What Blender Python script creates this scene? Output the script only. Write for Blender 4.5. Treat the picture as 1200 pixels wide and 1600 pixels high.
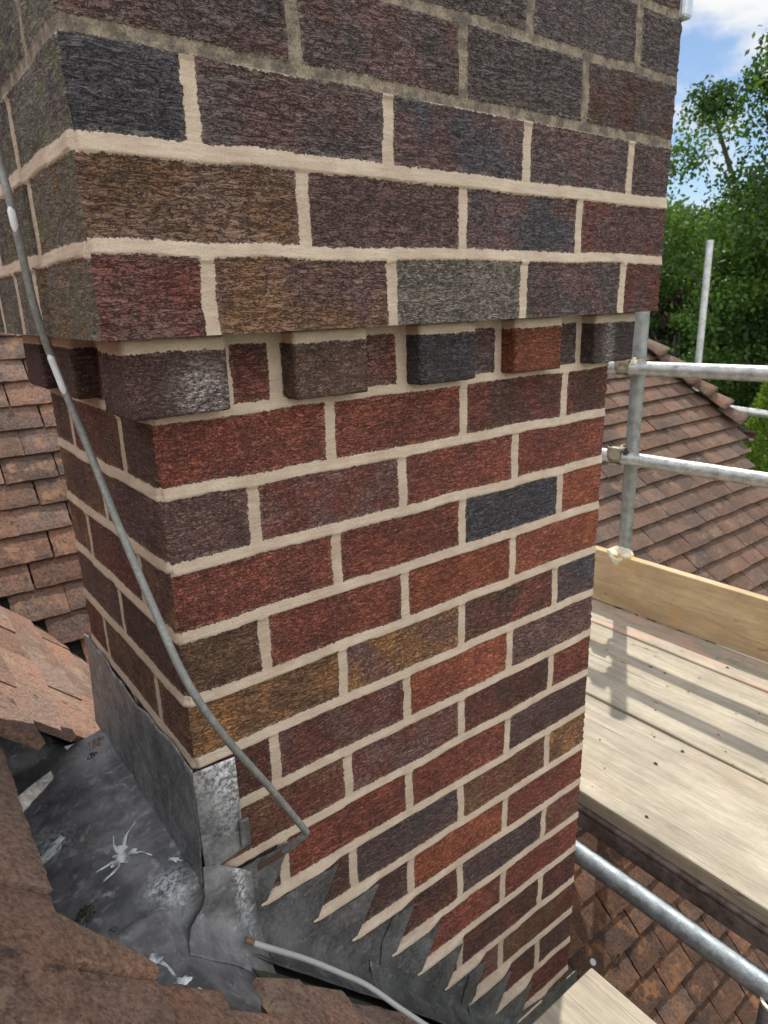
import bpy, bmesh, math, random
import numpy as np
from mathutils import Vector, Matrix

random.seed(7)
rng = np.random.default_rng(7)
R = math.radians
scene = bpy.context.scene
for o in list(bpy.data.objects):
    bpy.data.objects.remove(o)

# ------------------------------------------------------------------ camera
# world units metres; chimney's near vertical corner is the z axis, its long face lies on y = 0
CAMPOS = np.array([-0.23348, -0.70249, 0.19147])
RM = np.array([[0.791516, -0.610496, -0.028222], [-0.200855, -0.216242, -0.955456], [0.577200, 0.761927, -0.293780]])
cd = bpy.data.cameras.new("camera")
cd.sensor_fit = 'VERTICAL'
cd.sensor_height = 24.0
cd.lens = 24.0 * 1067.35 / 1600.0
cd.clip_start = 0.02
cd.clip_end = 2000
cd.dof.use_dof = True
cd.dof.focus_distance = 0.85
cd.dof.aperture_fstop = 9.0
cam = bpy.data.objects.new("camera", cd)
scene.collection.objects.link(cam)
m = Matrix.Identity(4)
for i in range(3):
    m[i][0] = RM[0][i]; m[i][1] = -RM[1][i]; m[i][2] = -RM[2][i]; m[i][3] = CAMPOS[i]
cam.matrix_world = m
scene.camera = cam
scene.render.resolution_x = 768
scene.render.resolution_y = 1024

# ------------------------------------------------------------------ sky, sun, exposure
SUN = Vector((0.524, 0.352, 1.0)).normalized()
el = math.asin(SUN.z); az = math.atan2(SUN.x, SUN.y)
CLOUD = (4.5, 6.2, 2.8)
w = bpy.data.worlds.new("World"); scene.world = w; w.use_nodes = True
nt = w.node_tree; nt.nodes.clear()
out = nt.nodes.new('ShaderNodeOutputWorld'); bg = nt.nodes.new('ShaderNodeBackground')
sky = nt.nodes.new('ShaderNodeTexSky'); sky.sky_type = 'NISHITA'; sky.sun_disc = False
sky.sun_elevation = el; sky.sun_rotation = az; sky.air_density = 1.0; sky.dust_density = 0.3; sky.ozone_density = 3.0
tc = nt.nodes.new('ShaderNodeTexCoord'); mp = nt.nodes.new('ShaderNodeMapping')
mp.inputs['Scale'].default_value = (1, 1, 2.0); mp.inputs['Location'].default_value = CLOUD
n1 = nt.nodes.new('ShaderNodeTexNoise'); n1.inputs['Scale'].default_value = 3.2; n1.inputs['Detail'].default_value = 9; n1.inputs['Roughness'].default_value = 0.56
rp = nt.nodes.new('ShaderNodeMapRange'); rp.interpolation_type = 'SMOOTHSTEP'
rp.inputs[1].default_value = 0.52; rp.inputs[2].default_value = 0.65
mix = nt.nodes.new('ShaderNodeMix'); mix.data_type = 'RGBA'
# clouds: bank opposite the sun, out of view, added to fill the shaded faces
dt = nt.nodes.new('ShaderNodeVectorMath'); dt.operation = 'DOT_PRODUCT'; dt.inputs[1].default_value = (-0.60, -0.78, 0.15)
nt.links.new(tc.outputs['Generated'], dt.inputs[0])
bs = nt.nodes.new('ShaderNodeMapRange'); bs.interpolation_type = 'SMOOTHSTEP'
for i_, v_ in ((1, -0.35), (2, 0.35), (3, 0.0), (4, 0.22)): bs.inputs[i_].default_value = v_
nt.links.new(dt.outputs['Value'], bs.inputs[0])
ad = nt.nodes.new('ShaderNodeMath'); ad.operation = 'ADD'
br = nt.nodes.new('ShaderNodeMapRange'); br.interpolation_type = 'SMOOTHSTEP'
for i_, v_ in ((1, -0.35), (2, 0.45), (3, 8.4), (4, 17.8)): br.inputs[i_].default_value = v_
nt.links.new(dt.outputs['Value'], br.inputs[0])
cc = nt.nodes.new('ShaderNodeCombineColor')
for i_ in range(3): nt.links.new(br.outputs[0], cc.inputs[i_])
nt.links.new(cc.outputs[0], mix.inputs[7])
nt.links.new(tc.outputs['Generated'], mp.inputs['Vector']); nt.links.new(mp.outputs[0], n1.inputs['Vector'])
nt.links.new(n1.outputs[0], ad.inputs[0]); nt.links.new(bs.outputs[0], ad.inputs[1]); nt.links.new(ad.outputs[0], rp.inputs[0]); nt.links.new(rp.outputs[0], mix.inputs[0])
nt.links.new(sky.outputs[0], mix.inputs[6]); nt.links.new(mix.outputs[2], bg.inputs[0])
bg.inputs[1].default_value = 0.05
nt.links.new(bg.outputs[0], out.inputs[0])
sd_ = bpy.data.lights.new("sun", 'SUN'); sd_.energy = 2.2; sd_.angle = R(0.6); sd_.color = (1.0, 0.95, 0.87)
sun = bpy.data.objects.new("sun", sd_); scene.collection.objects.link(sun)
sun.rotation_euler = SUN.to_track_quat('Z', 'Y').to_euler()
sun.location = (2, 1, 6)
scene.view_settings.view_transform = 'Standard'
scene.view_settings.look = 'None'
scene.view_settings.exposure = 1.2
scene.view_settings.gamma = 1.0

# ------------------------------------------------------------------ helpers
C = scene.collection
MM = 0.001

def empty(name, loc, label, cat, group=None):
    o = bpy.data.objects.new(name, None); C.objects.link(o)
    o.location = [c * MM for c in loc]; o.empty_display_size = 0.1
    o['label'] = label; o['category'] = cat
    if group: o['group'] = group
    return o

def tag(o, label, cat, group=None):
    o['label'] = label; o['category'] = cat
    if group: o['group'] = group
    return o

def struct(o, kind='structure'):
    o['kind'] = kind; return o

def mesh_obj(name, V, F, mat, parent=None, attrs=None, smooth=True, label=None):
    """V in millimetres (world), F list of tuples or (n,4) array."""
    V = np.asarray(V, float) * MM
    me = bpy.data.meshes.new(name)
    F = [tuple(int(i) for i in f) for f in F] if not isinstance(F, np.ndarray) else F
    if isinstance(F, np.ndarray):
        k = F.shape[1]
        me.vertices.add(len(V)); me.vertices.foreach_set('co', V.astype(np.float32).ravel())
        me.loops.add(F.size); me.loops.foreach_set('vertex_index', F.astype(np.int32).ravel())
        me.polygons.add(len(F)); me.polygons.foreach_set('loop_start', np.arange(0, F.size, k, dtype=np.int32))
        me.update(calc_edges=True)
    else:
        me.from_pydata([tuple(v) for v in V], [], F); me.update()
    if smooth:
        me.polygons.foreach_set('use_smooth', [True] * len(me.polygons))
    if attrs:
        for k_, a in attrs.items():
            a = np.asarray(a, np.float32)
            if a.ndim == 1:
                t = me.attributes.new(k_, 'FLOAT', 'POINT'); t.data.foreach_set('value', a)
            else:
                t = me.attributes.new(k_, 'FLOAT_COLOR', 'POINT')
                if a.shape[1] == 3: a = np.c_[a, np.ones(len(a), np.float32)]
                t.data.foreach_set('color', a.ravel())
    if mat: me.materials.append(mat)
    o = bpy.data.objects.new(name, me); C.objects.link(o)
    if parent:
        o.parent = parent
        o.matrix_parent_inverse = Matrix.Translation(-Vector(parent.location))
    if label: o['label'] = label
    return o

class MB:
    def __init__(s): s.V = []; s.F = []; s.A = []
    def add(s, V, F, col=None):
        b = len(s.V); s.V += [tuple(v) for v in V]; s.F += [tuple(i + b for i in f) for f in F]
        s.A += [col if col is not None else (1, 1, 1)] * len(V)
    def tube(s, pts, r, n=16, cap=True, col=None):
        pts = [Vector(p) for p in pts]; rs = r if hasattr(r, '__len__') else [r] * len(pts)
        V = []; F = []
        t0 = (pts[1] - pts[0]).normalized()
        up = Vector((0, 0, 1)) if abs(t0.z) < .9 else Vector((1, 0, 0))
        a = t0.cross(up).normalized()
        for i, p in enumerate(pts):
            t = (pts[min(i + 1, len(pts) - 1)] - pts[max(i - 1, 0)]).normalized()
            a = (a - t * a.dot(t)).normalized(); b = t.cross(a)
            for k in range(n):
                g = 2 * math.pi * k / n
                V.append(p + (a * math.cos(g) + b * math.sin(g)) * rs[i])
        for i in range(len(pts) - 1):
            for k in range(n):
                F.append((i * n + k, i * n + (k + 1) % n, (i + 1) * n + (k + 1) % n, (i + 1) * n + k))
        if cap:
            F.append(tuple(range(n))[::-1]); F.append(tuple((len(pts) - 1) * n + k for k in range(n)))
        s.add(V, F, col)
    def pipe(s, p0, p1, ro, ri, n=28):
        """hollow pipe with open ends"""
        p0 = Vector(p0); p1 = Vector(p1); t = (p1 - p0).normalized()
        up = Vector((0, 0, 1)) if abs(t.z) < .9 else Vector((1, 0, 0))
        a = t.cross(up).normalized(); b = t.cross(a); V = []
        for p, r in ((p0, ri), (p0, ro), (p1, ro), (p1, ri)):
            for k in range(n):
                g = 2 * math.pi * k / n; V.append(p + (a * math.cos(g) + b * math.sin(g)) * r)
        F = []
        for j in range(4):
            for k in range(n):
                j2 = (j + 1) % 4; F.append((j * n + k, j * n + (k + 1) % n, j2 * n + (k + 1) % n, j2 * n + k))
        s.add(V, F)
    def box(s, lo, hi, M=None):
        x0, y0, z0 = lo; x1, y1, z1 = hi
        V = [Vector((x, y, z)) for x in (x0, x1) for y in (y0, y1) for z in (z0, z1)]
        if M: V = [M @ v for v in V]
        s.add(V, [(0, 1, 3, 2), (4, 6, 7, 5), (0, 4, 5, 1), (2, 3, 7, 6), (0, 2, 6, 4), (1, 5, 7, 3)])
    def build(s, name, mat, parent=None, smooth=False, bevel=0, attr=None, label=None):
        o = mesh_obj(name, s.V, s.F, mat, parent, {attr: s.A} if attr else None, smooth, label)
        if bevel:
            b = o.modifiers.new('bevel', 'BEVEL'); b.width = bevel * MM; b.segments = 2; b.limit_method = 'ANGLE'
        if smooth:
            e = o.modifiers.new('split', 'EDGE_SPLIT'); e.split_angle = R(40)
        return o

def _h(ix, iy, iz, s):
    n = (ix * 374761393 + iy * 668265263 + iz * 2147483647 + s * 144665) & 0xffffffff
    n = ((n ^ (n >> 13)) * 1274126177) & 0xffffffff
    return ((n ^ (n >> 16)) & 0xffff) / 65535.0

def vnoise(x, y, z, s=0):
    x = np.asarray(x, float); y = np.asarray(y, float) + 0 * x; z = np.asarray(z, float) + 0 * x
    ix = np.floor(x).astype(np.int64); iy = np.floor(y).astype(np.int64); iz = np.floor(z).astype(np.int64)
    fx = x - ix; fy = y - iy; fz = z - iz
    fx = fx * fx * (3 - 2 * fx); fy = fy * fy * (3 - 2 * fy); fz = fz * fz * (3 - 2 * fz)
    r = 0
    for a in (0, 1):
        for b in (0, 1):
            for c in (0, 1):
                r = r + _h(ix + a, iy + b, iz + c, s) * (fx if a else 1 - fx) * (fy if b else 1 - fy) * (fz if c else 1 - fz)
    return r

def fbm(x, y, z, s=0, o=3):
    r = 0; a = .5; t = 0
    for i in range(o):
        r = r + a * vnoise(x * 2**i, y * 2**i, z * 2**i, s + i); t += a; a *= .55
    return r / t

def sstep(a, b, x):
    t = np.clip((x - a) / (b - a), 0, 1); return t * t * (3 - 2 * t)

# ------------------------------------------------------------------ materials
def new_mat(name):
    m = bpy.data.materials.new(name); m.use_nodes = True; t = m.node_tree; t.nodes.clear()
    o = t.nodes.new('ShaderNodeOutputMaterial'); b = t.nodes.new('ShaderNodeBsdfPrincipled')
    t.links.new(b.outputs[0], o.inputs[0]); return m, t, b

class NT:
    def __init__(s, t): s.t = t
    def n(s, ty, **k):
        x = s.t.nodes.new(ty)
        for a, v in k.items(): setattr(x, a, v)
        return x
    def l(s, a, b): s.t.links.new(a, b)
    def attr(s, name, fac=False):
        a = s.n('ShaderNodeAttribute'); a.attribute_name = name; return a.outputs['Fac' if fac else 'Color']
    def coord(s, scale=(1, 1, 1), which='Object', rot=(0, 0, 0)):
        c = s.n('ShaderNodeTexCoord'); m_ = s.n('ShaderNodeMapping'); m_.inputs['Scale'].default_value = scale
        m_.inputs['Rotation'].default_value = rot
        s.l(c.outputs[which], m_.inputs['Vector']); return m_.outputs[0]
    def noise(s, vec, scale, detail=3, rough=.55, dist=0, ty='FBM'):
        x = s.n('ShaderNodeTexNoise'); x.inputs['Scale'].default_value = scale; x.inputs['Detail'].default_value = detail
        x.inputs['Roughness'].default_value = rough; x.inputs['Distortion'].default_value = dist
        s.l(vec, x.inputs['Vector']); return x.outputs[0]
    def vor(s, vec, scale, feature='F1', rnd=1):
        x = s.n('ShaderNodeTexVoronoi'); x.feature = feature; x.inputs['Scale'].default_value = scale
        x.inputs['Randomness'].default_value = rnd
        s.l(vec, x.inputs['Vector']); return x.outputs[0]
    def mr(s, v, a, b, c=0, d=1, sm=True):
        x = s.n('ShaderNodeMapRange'); x.interpolation_type = 'SMOOTHSTEP' if sm else 'LINEAR'
        s.l(v, x.inputs[0])
        for i, q in ((1, a), (2, b), (3, c), (4, d)): x.inputs[i].default_value = q
        return x.outputs[0]
    def math(s, op, a, b=None):
        x = s.n('ShaderNodeMath', operation=op)
        for i, v in enumerate((a, b)):
            if v is None: continue
            if isinstance(v, (int, float)): x.inputs[i].default_value = v
            else: s.l(v, x.inputs[i])
        return x.outputs[0]
    def mix(s, f, a, b, bt='MIX'):
        x = s.n('ShaderNodeMix', data_type='RGBA', blend_type=bt)
        if isinstance(f, (int, float)): x.inputs[0].default_value = f
        else: s.l(f, x.inputs[0])
        for i, v in ((6, a), (7, b)):
            if isinstance(v, tuple): x.inputs[i].default_value = (*v, 1) if len(v) == 3 else v
            else: s.l(v, x.inputs[i])
        return x.outputs[2]
    def val(s, v):   # scalar -> grey colour
        x = s.n('ShaderNodeCombineColor')
        for i in range(3): s.l(v, x.inputs[i])
        return x.outputs[0]
    def bump(s, h, dist, strength=1, nrm=None):
        x = s.n('ShaderNodeBump'); x.inputs['Distance'].default_value = dist; x.inputs['Strength'].default_value = strength
        s.l(h, x.inputs['Height'])
        if nrm is not None: s.l(nrm, x.inputs['Normal'])
        return x.outputs[0]

def mat_brick():
    m, t, b = new_mat('rustic_brick_and_mortar'); N = NT(t)
    co = N.coord(); cw = N.coord((88, 88, 215)); rnd = N.attr('rnd', True)
    sd = N.attr('sd', True)
    e = N.noise(co, 300, 5, .68)
    e2 = N.noise(co, 90, 2, .5)
    edge = N.math('ADD', sd, N.math('ADD', N.math('MULTIPLY', N.math('SUBTRACT', e, .5), 8.5), N.math('MULTIPLY', N.math('SUBTRACT', e2, .5), 3.5)))
    mask = N.mr(edge, -.35, .35)
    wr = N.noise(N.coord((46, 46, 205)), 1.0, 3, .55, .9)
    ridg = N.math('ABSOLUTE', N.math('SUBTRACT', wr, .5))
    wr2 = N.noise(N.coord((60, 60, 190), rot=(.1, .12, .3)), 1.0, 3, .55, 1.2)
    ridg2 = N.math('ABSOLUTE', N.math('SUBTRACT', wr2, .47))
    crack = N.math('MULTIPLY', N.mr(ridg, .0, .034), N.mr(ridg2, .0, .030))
    wv = N.n('ShaderNodeTexWave', wave_type='BANDS', bands_direction='Z', wave_profile='SAW')
    for k_, v_ in (('Scale', 58), ('Distortion', 7.5), ('Detail', 3), ('Detail Scale', 1.25), ('Detail Roughness', .62)): wv.inputs[k_].default_value = v_
    N.l(N.coord((.42, .42, 1)), wv.inputs['Vector'])
    saw = wv.outputs['Fac']
    fine = N.noise(co, 900, 3, .6)
    # crinkled skin: fine irregular cell edges, pulled a little sideways
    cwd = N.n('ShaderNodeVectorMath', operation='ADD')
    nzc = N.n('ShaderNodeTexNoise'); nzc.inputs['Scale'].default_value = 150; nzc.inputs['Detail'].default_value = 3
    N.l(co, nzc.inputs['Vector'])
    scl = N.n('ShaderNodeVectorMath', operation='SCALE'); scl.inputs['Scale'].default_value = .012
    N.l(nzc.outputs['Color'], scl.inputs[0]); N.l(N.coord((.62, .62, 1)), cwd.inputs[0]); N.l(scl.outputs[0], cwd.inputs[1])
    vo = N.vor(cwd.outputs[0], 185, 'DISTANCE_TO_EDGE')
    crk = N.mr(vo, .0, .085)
    pit = N.mr(N.noise(co, 190, 3, .6), .34, .42)
    big = N.noise(co, 16, 3, .55)
    c = N.mix(N.mr(big, .36, .66), N.attr('c1'), N.attr('c2'))
    c = N.mix(1, c, N.val(N.mr(fine, .3, .7, .70, 1.28, False)), 'MULTIPLY')
    c = N.mix(N.mr(rnd, .1, .9, .25, 1.0), c, N.mix(1, c, N.val(N.mr(crack, 0, 1, .38, 1.12, False)), 'MULTIPLY'))  # shade of creases, ridges and cell edges darkened into the brick colour
    c = N.mix(N.math('MULTIPLY', rnd, .9), c, N.mix(1, c, N.val(N.mr(saw, 0, .22, .62, 1.05, False)), 'MULTIPLY'))
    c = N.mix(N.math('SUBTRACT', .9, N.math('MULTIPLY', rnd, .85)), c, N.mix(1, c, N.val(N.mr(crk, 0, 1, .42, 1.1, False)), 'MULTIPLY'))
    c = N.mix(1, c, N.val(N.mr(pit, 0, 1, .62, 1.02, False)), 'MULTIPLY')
    stn = N.mr(N.noise(N.coord((1, 1, .6)), 7, 4, .6), .35, .7)
    c = N.mix(1, c, N.val(N.mr(stn, 0, 1, .84, 1.12, False)), 'MULTIPLY')
    med = N.noise(co, 120, 3, .6)
    c = N.mix(1, c, N.val(N.mr(med, .3, .7, .84, 1.16, False)), 'MULTIPLY')
    # sandy sparkle grains of the sand-faced brick
    sp = N.mr(N.noise(co, 1100, 1, .5), .66, .73)
    c = N.mix(N.math('MULTIPLY', sp, .7), c, (.46, .43, .40))
    msk = N.n('ShaderNodeSeparateColor'); N.l(N.attr('msk'), msk.inputs[0])
    moss, old, eff = msk.outputs[0], msk.outputs[1], msk.outputs[2]
    mn = N.mr(N.noise(co, 45, 5, .65), .36, .64)
    mossc = N.mix(N.mr(N.noise(co, 30, 3), .4, .65), (.175, .168, .140), (.175, .182, .095))
    c = N.mix(N.math('MULTIPLY', moss, mn), c, mossc)
    en = N.mr(N.noise(N.coord((1, 1, 2.2)), 210, 5, .7), .40, .62)
    c = N.mix(N.math('MULTIPLY', eff, en), c, (.52, .48, .46))
    hz = N.math('MULTIPLY', N.mr(sd, 7.0, 0.0), N.mr(N.noise(co, 130, 5, .75), .47, .62))
    c = N.mix(N.math('MULTIPLY', hz, .42), c, (.40, .335, .265))
    # mortar
    mc = N.mix(N.mr(N.noise(co, 22, 4), .3, .7), (.44, .345, .265), (.555, .455, .355))
    mc = N.mix(1, mc, N.val(N.mr(N.noise(co, 700, 3), .3, .75, .86, 1.12, False)), 'MULTIPLY')
    mc = N.mix(N.math('MULTIPLY', N.mr(N.noise(co, 11, 5, .7), .52, .68), .45), mc, (.33, .27, .20))
    mc = N.mix(1, mc, N.val(N.mr(N.noise(N.coord((25, 25, 240)), 1, 4, .6), .3, .7, .88, 1.08, False)), 'MULTIPLY')
    oc = N.mix(N.mr(N.noise(co, 60, 4), .35, .65), (.12, .10, .082), (.27, .22, .165))
    oc = N.mix(1, oc, N.val(N.mr(N.noise(co, 500, 3), .3, .75, .6, 1.4, False)), 'MULTIPLY')
    mc = N.mix(old, mc, oc)
    col = N.mix(mask, mc, c)
    N.l(col, b.inputs['Base Color'])
    N.l(N.mr(mask, 0, 1, .93, .84), b.inputs['Roughness'])
    b.inputs['Specular IOR Level'].default_value = .3
    # heights
    hb = N.math('ADD', N.math('MULTIPLY', crack, .9), N.math('MULTIPLY', wr, 1.6))
    hb = N.math('ADD', hb, N.math('MULTIPLY', fine, .16))
    hb = N.math('ADD', hb, N.math('MULTIPLY', N.math('MULTIPLY', saw, rnd), .5))
    hb = N.math('ADD', hb, N.math('MULTIPLY', N.math('MULTIPLY', crk, N.math('SUBTRACT', 1.0, rnd)), .4))
    hb = N.math('ADD', hb, N.math('MULTIPLY', pit, .3))
    hm = N.math('ADD', N.math('MULTIPLY', N.noise(co, 420, 4, .65), .30), N.math('MULTIPLY', N.noise(N.coord((40, 40, 200)), 1, 3), .35))
    hm = N.math('ADD', hm, 1.0)
    hx = N.n('ShaderNodeMix'); N.l(mask, hx.inputs[0]); N.l(hm, hx.inputs[2]); N.l(hb, hx.inputs[3])
    N.l(N.bump(hx.outputs[0], .0034, 1.0), b.inputs['Normal'])
    return m

def mat_tile(name, a, bcol, lichen, speck=1.0, bumpd=.0012, scale=1.0):
    m, t, b = new_mat(name); N = NT(t); co = N.coord()
    base = N.mix(N.mr(N.noise(co, 9 * scale, 4), .35, .65), a, bcol)
    base = N.mix(1, base, N.attr('tint'), 'MULTIPLY')
    base = N.mix(1, base, N.val(N.mr(N.noise(co, 160 * scale, 4, .7), .3, .72, 1 - .45 * speck, 1 + .5 * speck, False)), 'MULTIPLY')
    base = N.mix(1, base, N.val(N.mr(N.noise(co, 600 * scale, 3, .7), .3, .72, .75, 1.25, False)), 'MULTIPLY')
    l = N.mr(N.noise(co, 14 * scale, 6, .68), .54, .64)
    base = N.mix(N.math('MULTIPLY', l, .8), base, lichen)
    d = N.mr(N.noise(co, 24 * scale, 6, .7), .58, .66)
    base = N.mix(N.math('MULTIPLY', d, .75), base, (.035, .030, .026))
    pits = N.mr(N.vor(co, 190 * scale), .10, .22)
    base = N.mix(N.math('MULTIPLY', N.math('SUBTRACT', 1.0, pits), .5), base, (.05, .04, .035))
    N.l(base, b.inputs['Base Color']); b.inputs['Roughness'].default_value = .92
    b.inputs['Specular IOR Level'].default_value = .25
    h = N.math('ADD', N.noise(co, 300 * scale, 5, .7), N.math('MULTIPLY', pits, .4))
    h = N.math('ADD', h, N.math('MULTIPLY', N.noise(co, 40 * scale, 3), 1.5))
    N.l(N.bump(h, bumpd, 1), b.inputs['Normal'])
    return m

def mat_lead(name='weathered_lead', k=1.0):
    m, t, b = new_mat(name); N = NT(t); co = N.coord()
    c = N.mix(N.mr(N.noise(co, 14, 5, .65), .32, .68), (.045, .047, .052), (.125, .128, .138))
    c = N.mix(N.mr(N.noise(co, 55, 6, .7, .6), .52, .72), c, (.19, .19, .20))
    c = N.mix(N.math('MULTIPLY', N.mr(N.noise(N.coord((1, 1, 1)), 9, 6, .75, 1.2), .62, .72), .40), c, (.22, .24, .29))
    c = N.mix(N.math('MULTIPLY', N.mr(N.noise(co, 24, 4, .7), .60, .72), .5), c, (.17, .13, .095))
    sp = N.mr(N.noise(co, 520, 2), .72, .78)
    c = N.mix(N.math('MULTIPLY', sp, .7), c, (.42, .42, .42))
    ox = N.math('MULTIPLY', N.attr('ox', True), N.mr(N.noise(co, 170, 5, .75), .40, .60))
    c = N.mix(ox, c, (.50, .54, .60))
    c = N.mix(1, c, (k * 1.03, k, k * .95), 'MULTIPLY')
    N.l(c, b.inputs['Base Color']); b.inputs['Metallic'].default_value = .25
    N.l(N.mr(N.noise(co, 35, 4), .3, .7, .42, .68), b.inputs['Roughness'])
    h = N.math('ADD', N.math('MULTIPLY', N.noise(co, 28, 4), 3.0), N.math('MULTIPLY', N.noise(co, 350, 4, .7), .25))
    h = N.math('ADD', h, N.math('MULTIPLY', N.noise(N.coord((30, 8, 30), rot=(0, 0, .5)), 1.0, 5, .6, 2), 1.2))
    N.l(N.bump(h, .0016, 1), b.inputs['Normal'])
    return m

def mat_steel(name, lo, hi, rough=.45, metal=.75):
    m, t, b = new_mat(name); N = NT(t); co = N.coord()
    c = N.mix(N.mr(N.noise(co, 30, 6, .7), .3, .7), lo, hi)
    c = N.mix(N.math('MULTIPLY', N.mr(N.noise(co, 11, 6, .75), .60, .68), .5), c, (.10, .085, .07))
    c = N.mix(1, c, N.val(N.mr(N.noise(co, 260, 3), .3, .7, .82, 1.15, False)), 'MULTIPLY')
    scr = N.mr(N.noise(N.coord((120, 9, 120)), 1, 4, .7), .62, .68)
    c = N.mix(N.math('MULTIPLY', scr, .45), c, (.07, .07, .07))
    N.l(c, b.inputs['Base Color']); b.inputs['Metallic'].default_value = metal
    N.l(N.mr(N.noise(co, 60, 4), .3, .7, rough - .1, rough + .14), b.inputs['Roughness'])
    N.l(N.bump(N.noise(co, 180, 4, .7), .0006, 1), b.inputs['Normal'])
    return m

def mat_wood(name, a, bcol, stain=(.33, .20, .08), stain_amt=.5, axis='Y', pink=False):
    m, t, b = new_mat(name); N = NT(t)
    s = {'Y': (1, .09, 1), 'X': (.045, 1, 1)}[axis]
    co = N.coord(); g = N.coord(s)
    c = N.mix(N.mr(N.noise(g, 26, 5, .6, .5), .3, .7), a, bcol)
    c = N.mix(1, c, N.val(N.mr(N.noise(g, 210, 5, .65, .8), .3, .72, .82, 1.14, False)), 'MULTIPLY')
    c = N.mix(1, c, N.val(N.mr(N.noise(co, 7, 5, .65), .3, .72, .84, 1.14, False)), 'MULTIPLY')
    c = N.mix(N.math('MULTIPLY', N.mr(N.noise(co, 5.5, 5, .7), .54, .68), stain_amt), c, stain)
    crk = N.mr(N.math('ABSOLUTE', N.math('SUBTRACT', N.noise(g, 15, 3, .5, .35), .5)), .0, .006)
    crm = N.mr(N.noise(N.coord((2, .6, 2)), 2.2, 2), .56, .66)
    c = N.mix(N.math('MULTIPLY', N.math('SUBTRACT', 1.0, crk), N.math('MULTIPLY', crm, .8)), c, (.10, .075, .05))
    v = N.vor(N.coord((1, .55, 1)), 13)
    kn = N.mr(v, .035, .075)
    c = N.mix(N.math('MULTIPLY', N.math('SUBTRACT', 1.0, kn), .55), c, (.09, .065, .04))
    sp = N.mr(N.noise(co, 55, 3, .6), .73, .77)
    c = N.mix(N.math('MULTIPLY', sp, .8), c, (.05, .045, .04))
    wh = N.mr(N.noise(N.coord((1, .6, 1)), 9, 4, .7), .64, .72)
    c = N.mix(N.math('MULTIPLY', wh, .30), c, (.50, .48, .44))
    if pink:
        pk = N.math('MULTIPLY', N.mr(N.noise(N.coord((6, 1.2, 6)), 4, 4, .6), .50, .60), N.math('MULTIPLY', N.attr('ox', True), .55))
        c = N.mix(pk, c, (.50, .30, .25))
    N.l(c, b.inputs['Base Color']); b.inputs['Roughness'].default_value = .88
    b.inputs['Specular IOR Level'].default_value = .25
    h = N.math('ADD', N.noise(g, 210, 4, .6, .8), N.math('MULTIPLY', crk, 1.2))
    N.l(N.bump(h, .0007, 1), b.inputs['Normal'])
    return m

def mat_plain(name, col, rough=.6, metal=0, noise=.25, sc=200, bump=.0004, col2=None):
    m, t, b = new_mat(name); N = NT(t); co = N.coord()
    c = N.mix(1, tuple(col), N.val(N.mr(N.noise(co, sc, 4, .65), .3, .7, 1 - noise, 1 + noise, False)), 'MULTIPLY')
    if col2: c = N.mix(N.mr(N.noise(co, sc * .25, 5, .7), .45, .62), c, tuple(col2))
    N.l(c, b.inputs['Base Color']); b.inputs['Roughness'].default_value = rough; b.inputs['Metallic'].default_value = metal
    N.l(N.bump(N.noise(co, sc * 1.5, 4), bump, 1), b.inputs['Normal'])
    return m

def mat_leaf(name, a, bcol, trans=.35):
    m, t, b = new_mat(name); N = NT(t)
    c = N.mix(N.attr('tint'), a, bcol)
    N.l(c, b.inputs['Base Color']); b.inputs['Roughness'].default_value = .55
    b.inputs['Specular IOR Level'].default_value = .3
    tr = N.n('ShaderNodeBsdfTranslucent'); mx = N.n('ShaderNodeMixShader'); mx.inputs[0].default_value = trans
    N.l(N.mix(1, c, (1.5, 1.7, .6), 'MULTIPLY'), tr.inputs[0])
    o = [x for x in t.nodes if x.type == 'OUTPUT_MATERIAL'][0]
    N.l(b.outputs[0], mx.inputs[1]); N.l(tr.outputs[0], mx.inputs[2]); N.l(mx.outputs[0], o.inputs[0])
    return m

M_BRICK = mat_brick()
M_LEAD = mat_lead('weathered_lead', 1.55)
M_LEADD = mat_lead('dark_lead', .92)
M_TILE_NEAR = mat_tile('old_clay_tile', (.255, .150, .108), (.20, .136, .102), (.31, .22, .15), 1.15, .0030)
M_TILE_LEFT = mat_tile('mottled_clay_tile', (.180, .102, .074), (.112, .080, .065), (.26, .155, .095), 1.1, .0018)  # the rear slope's own mottled clay colour
M_TILE_FAR = mat_tile('brown_clay_tile', (.125, .074, .052), (.088, .058, .044), (.15, .10, .07), .9, .0022, .8)
M_TILE_LOW = mat_tile('rusty_clay_tile', (.145, .074, .046), (.082, .052, .040), (.24, .115, .055), 1.1, .0024, .8)
M_GALV = mat_steel('galvanised_tube', (.33, .33, .33), (.58, .58, .57))
M_GALVD = mat_steel('dull_grey_tube', (.19, .20, .20), (.33, .34, .33), .5, .6)
M_GALVB = mat_steel('blue_grey_tube', (.17, .195, .21), (.31, .345, .37), .55, .6)
M_WOOD = mat_wood('bleached_scaffold_board', (.285, .248, .190), (.395, .350, .272), (.33, .24, .135), .4, 'Y', True)
M_TOE = mat_wood('tan_toe_board', (.40, .28, .155), (.52, .39, .24), (.46, .26, .08), .6)
M_DARKW = mat_plain('dark_brown_rail', (.10, .072, .062), .42, .1, .35, 60, .0006, (.17, .14, .125))
M_RUST = mat_plain('rusty_cream_coupler', (.33, .29, .22), .55, .4, .35, 120, .001, (.17, .11, .07))
M_BLACKM = mat_plain('black_steel_fitting', (.045, .045, .05), .45, .6, .3, 120)
M_PUTTY = mat_plain('cream_foam', (.66, .62, .48), .8, 0, .18, 60, .002, (.50, .44, .30))
M_CABLE = mat_plain('grey_cable_sheath', (.17, .175, .165), .55, 0, .15, 400, .0002, (.23, .235, .225))
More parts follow.
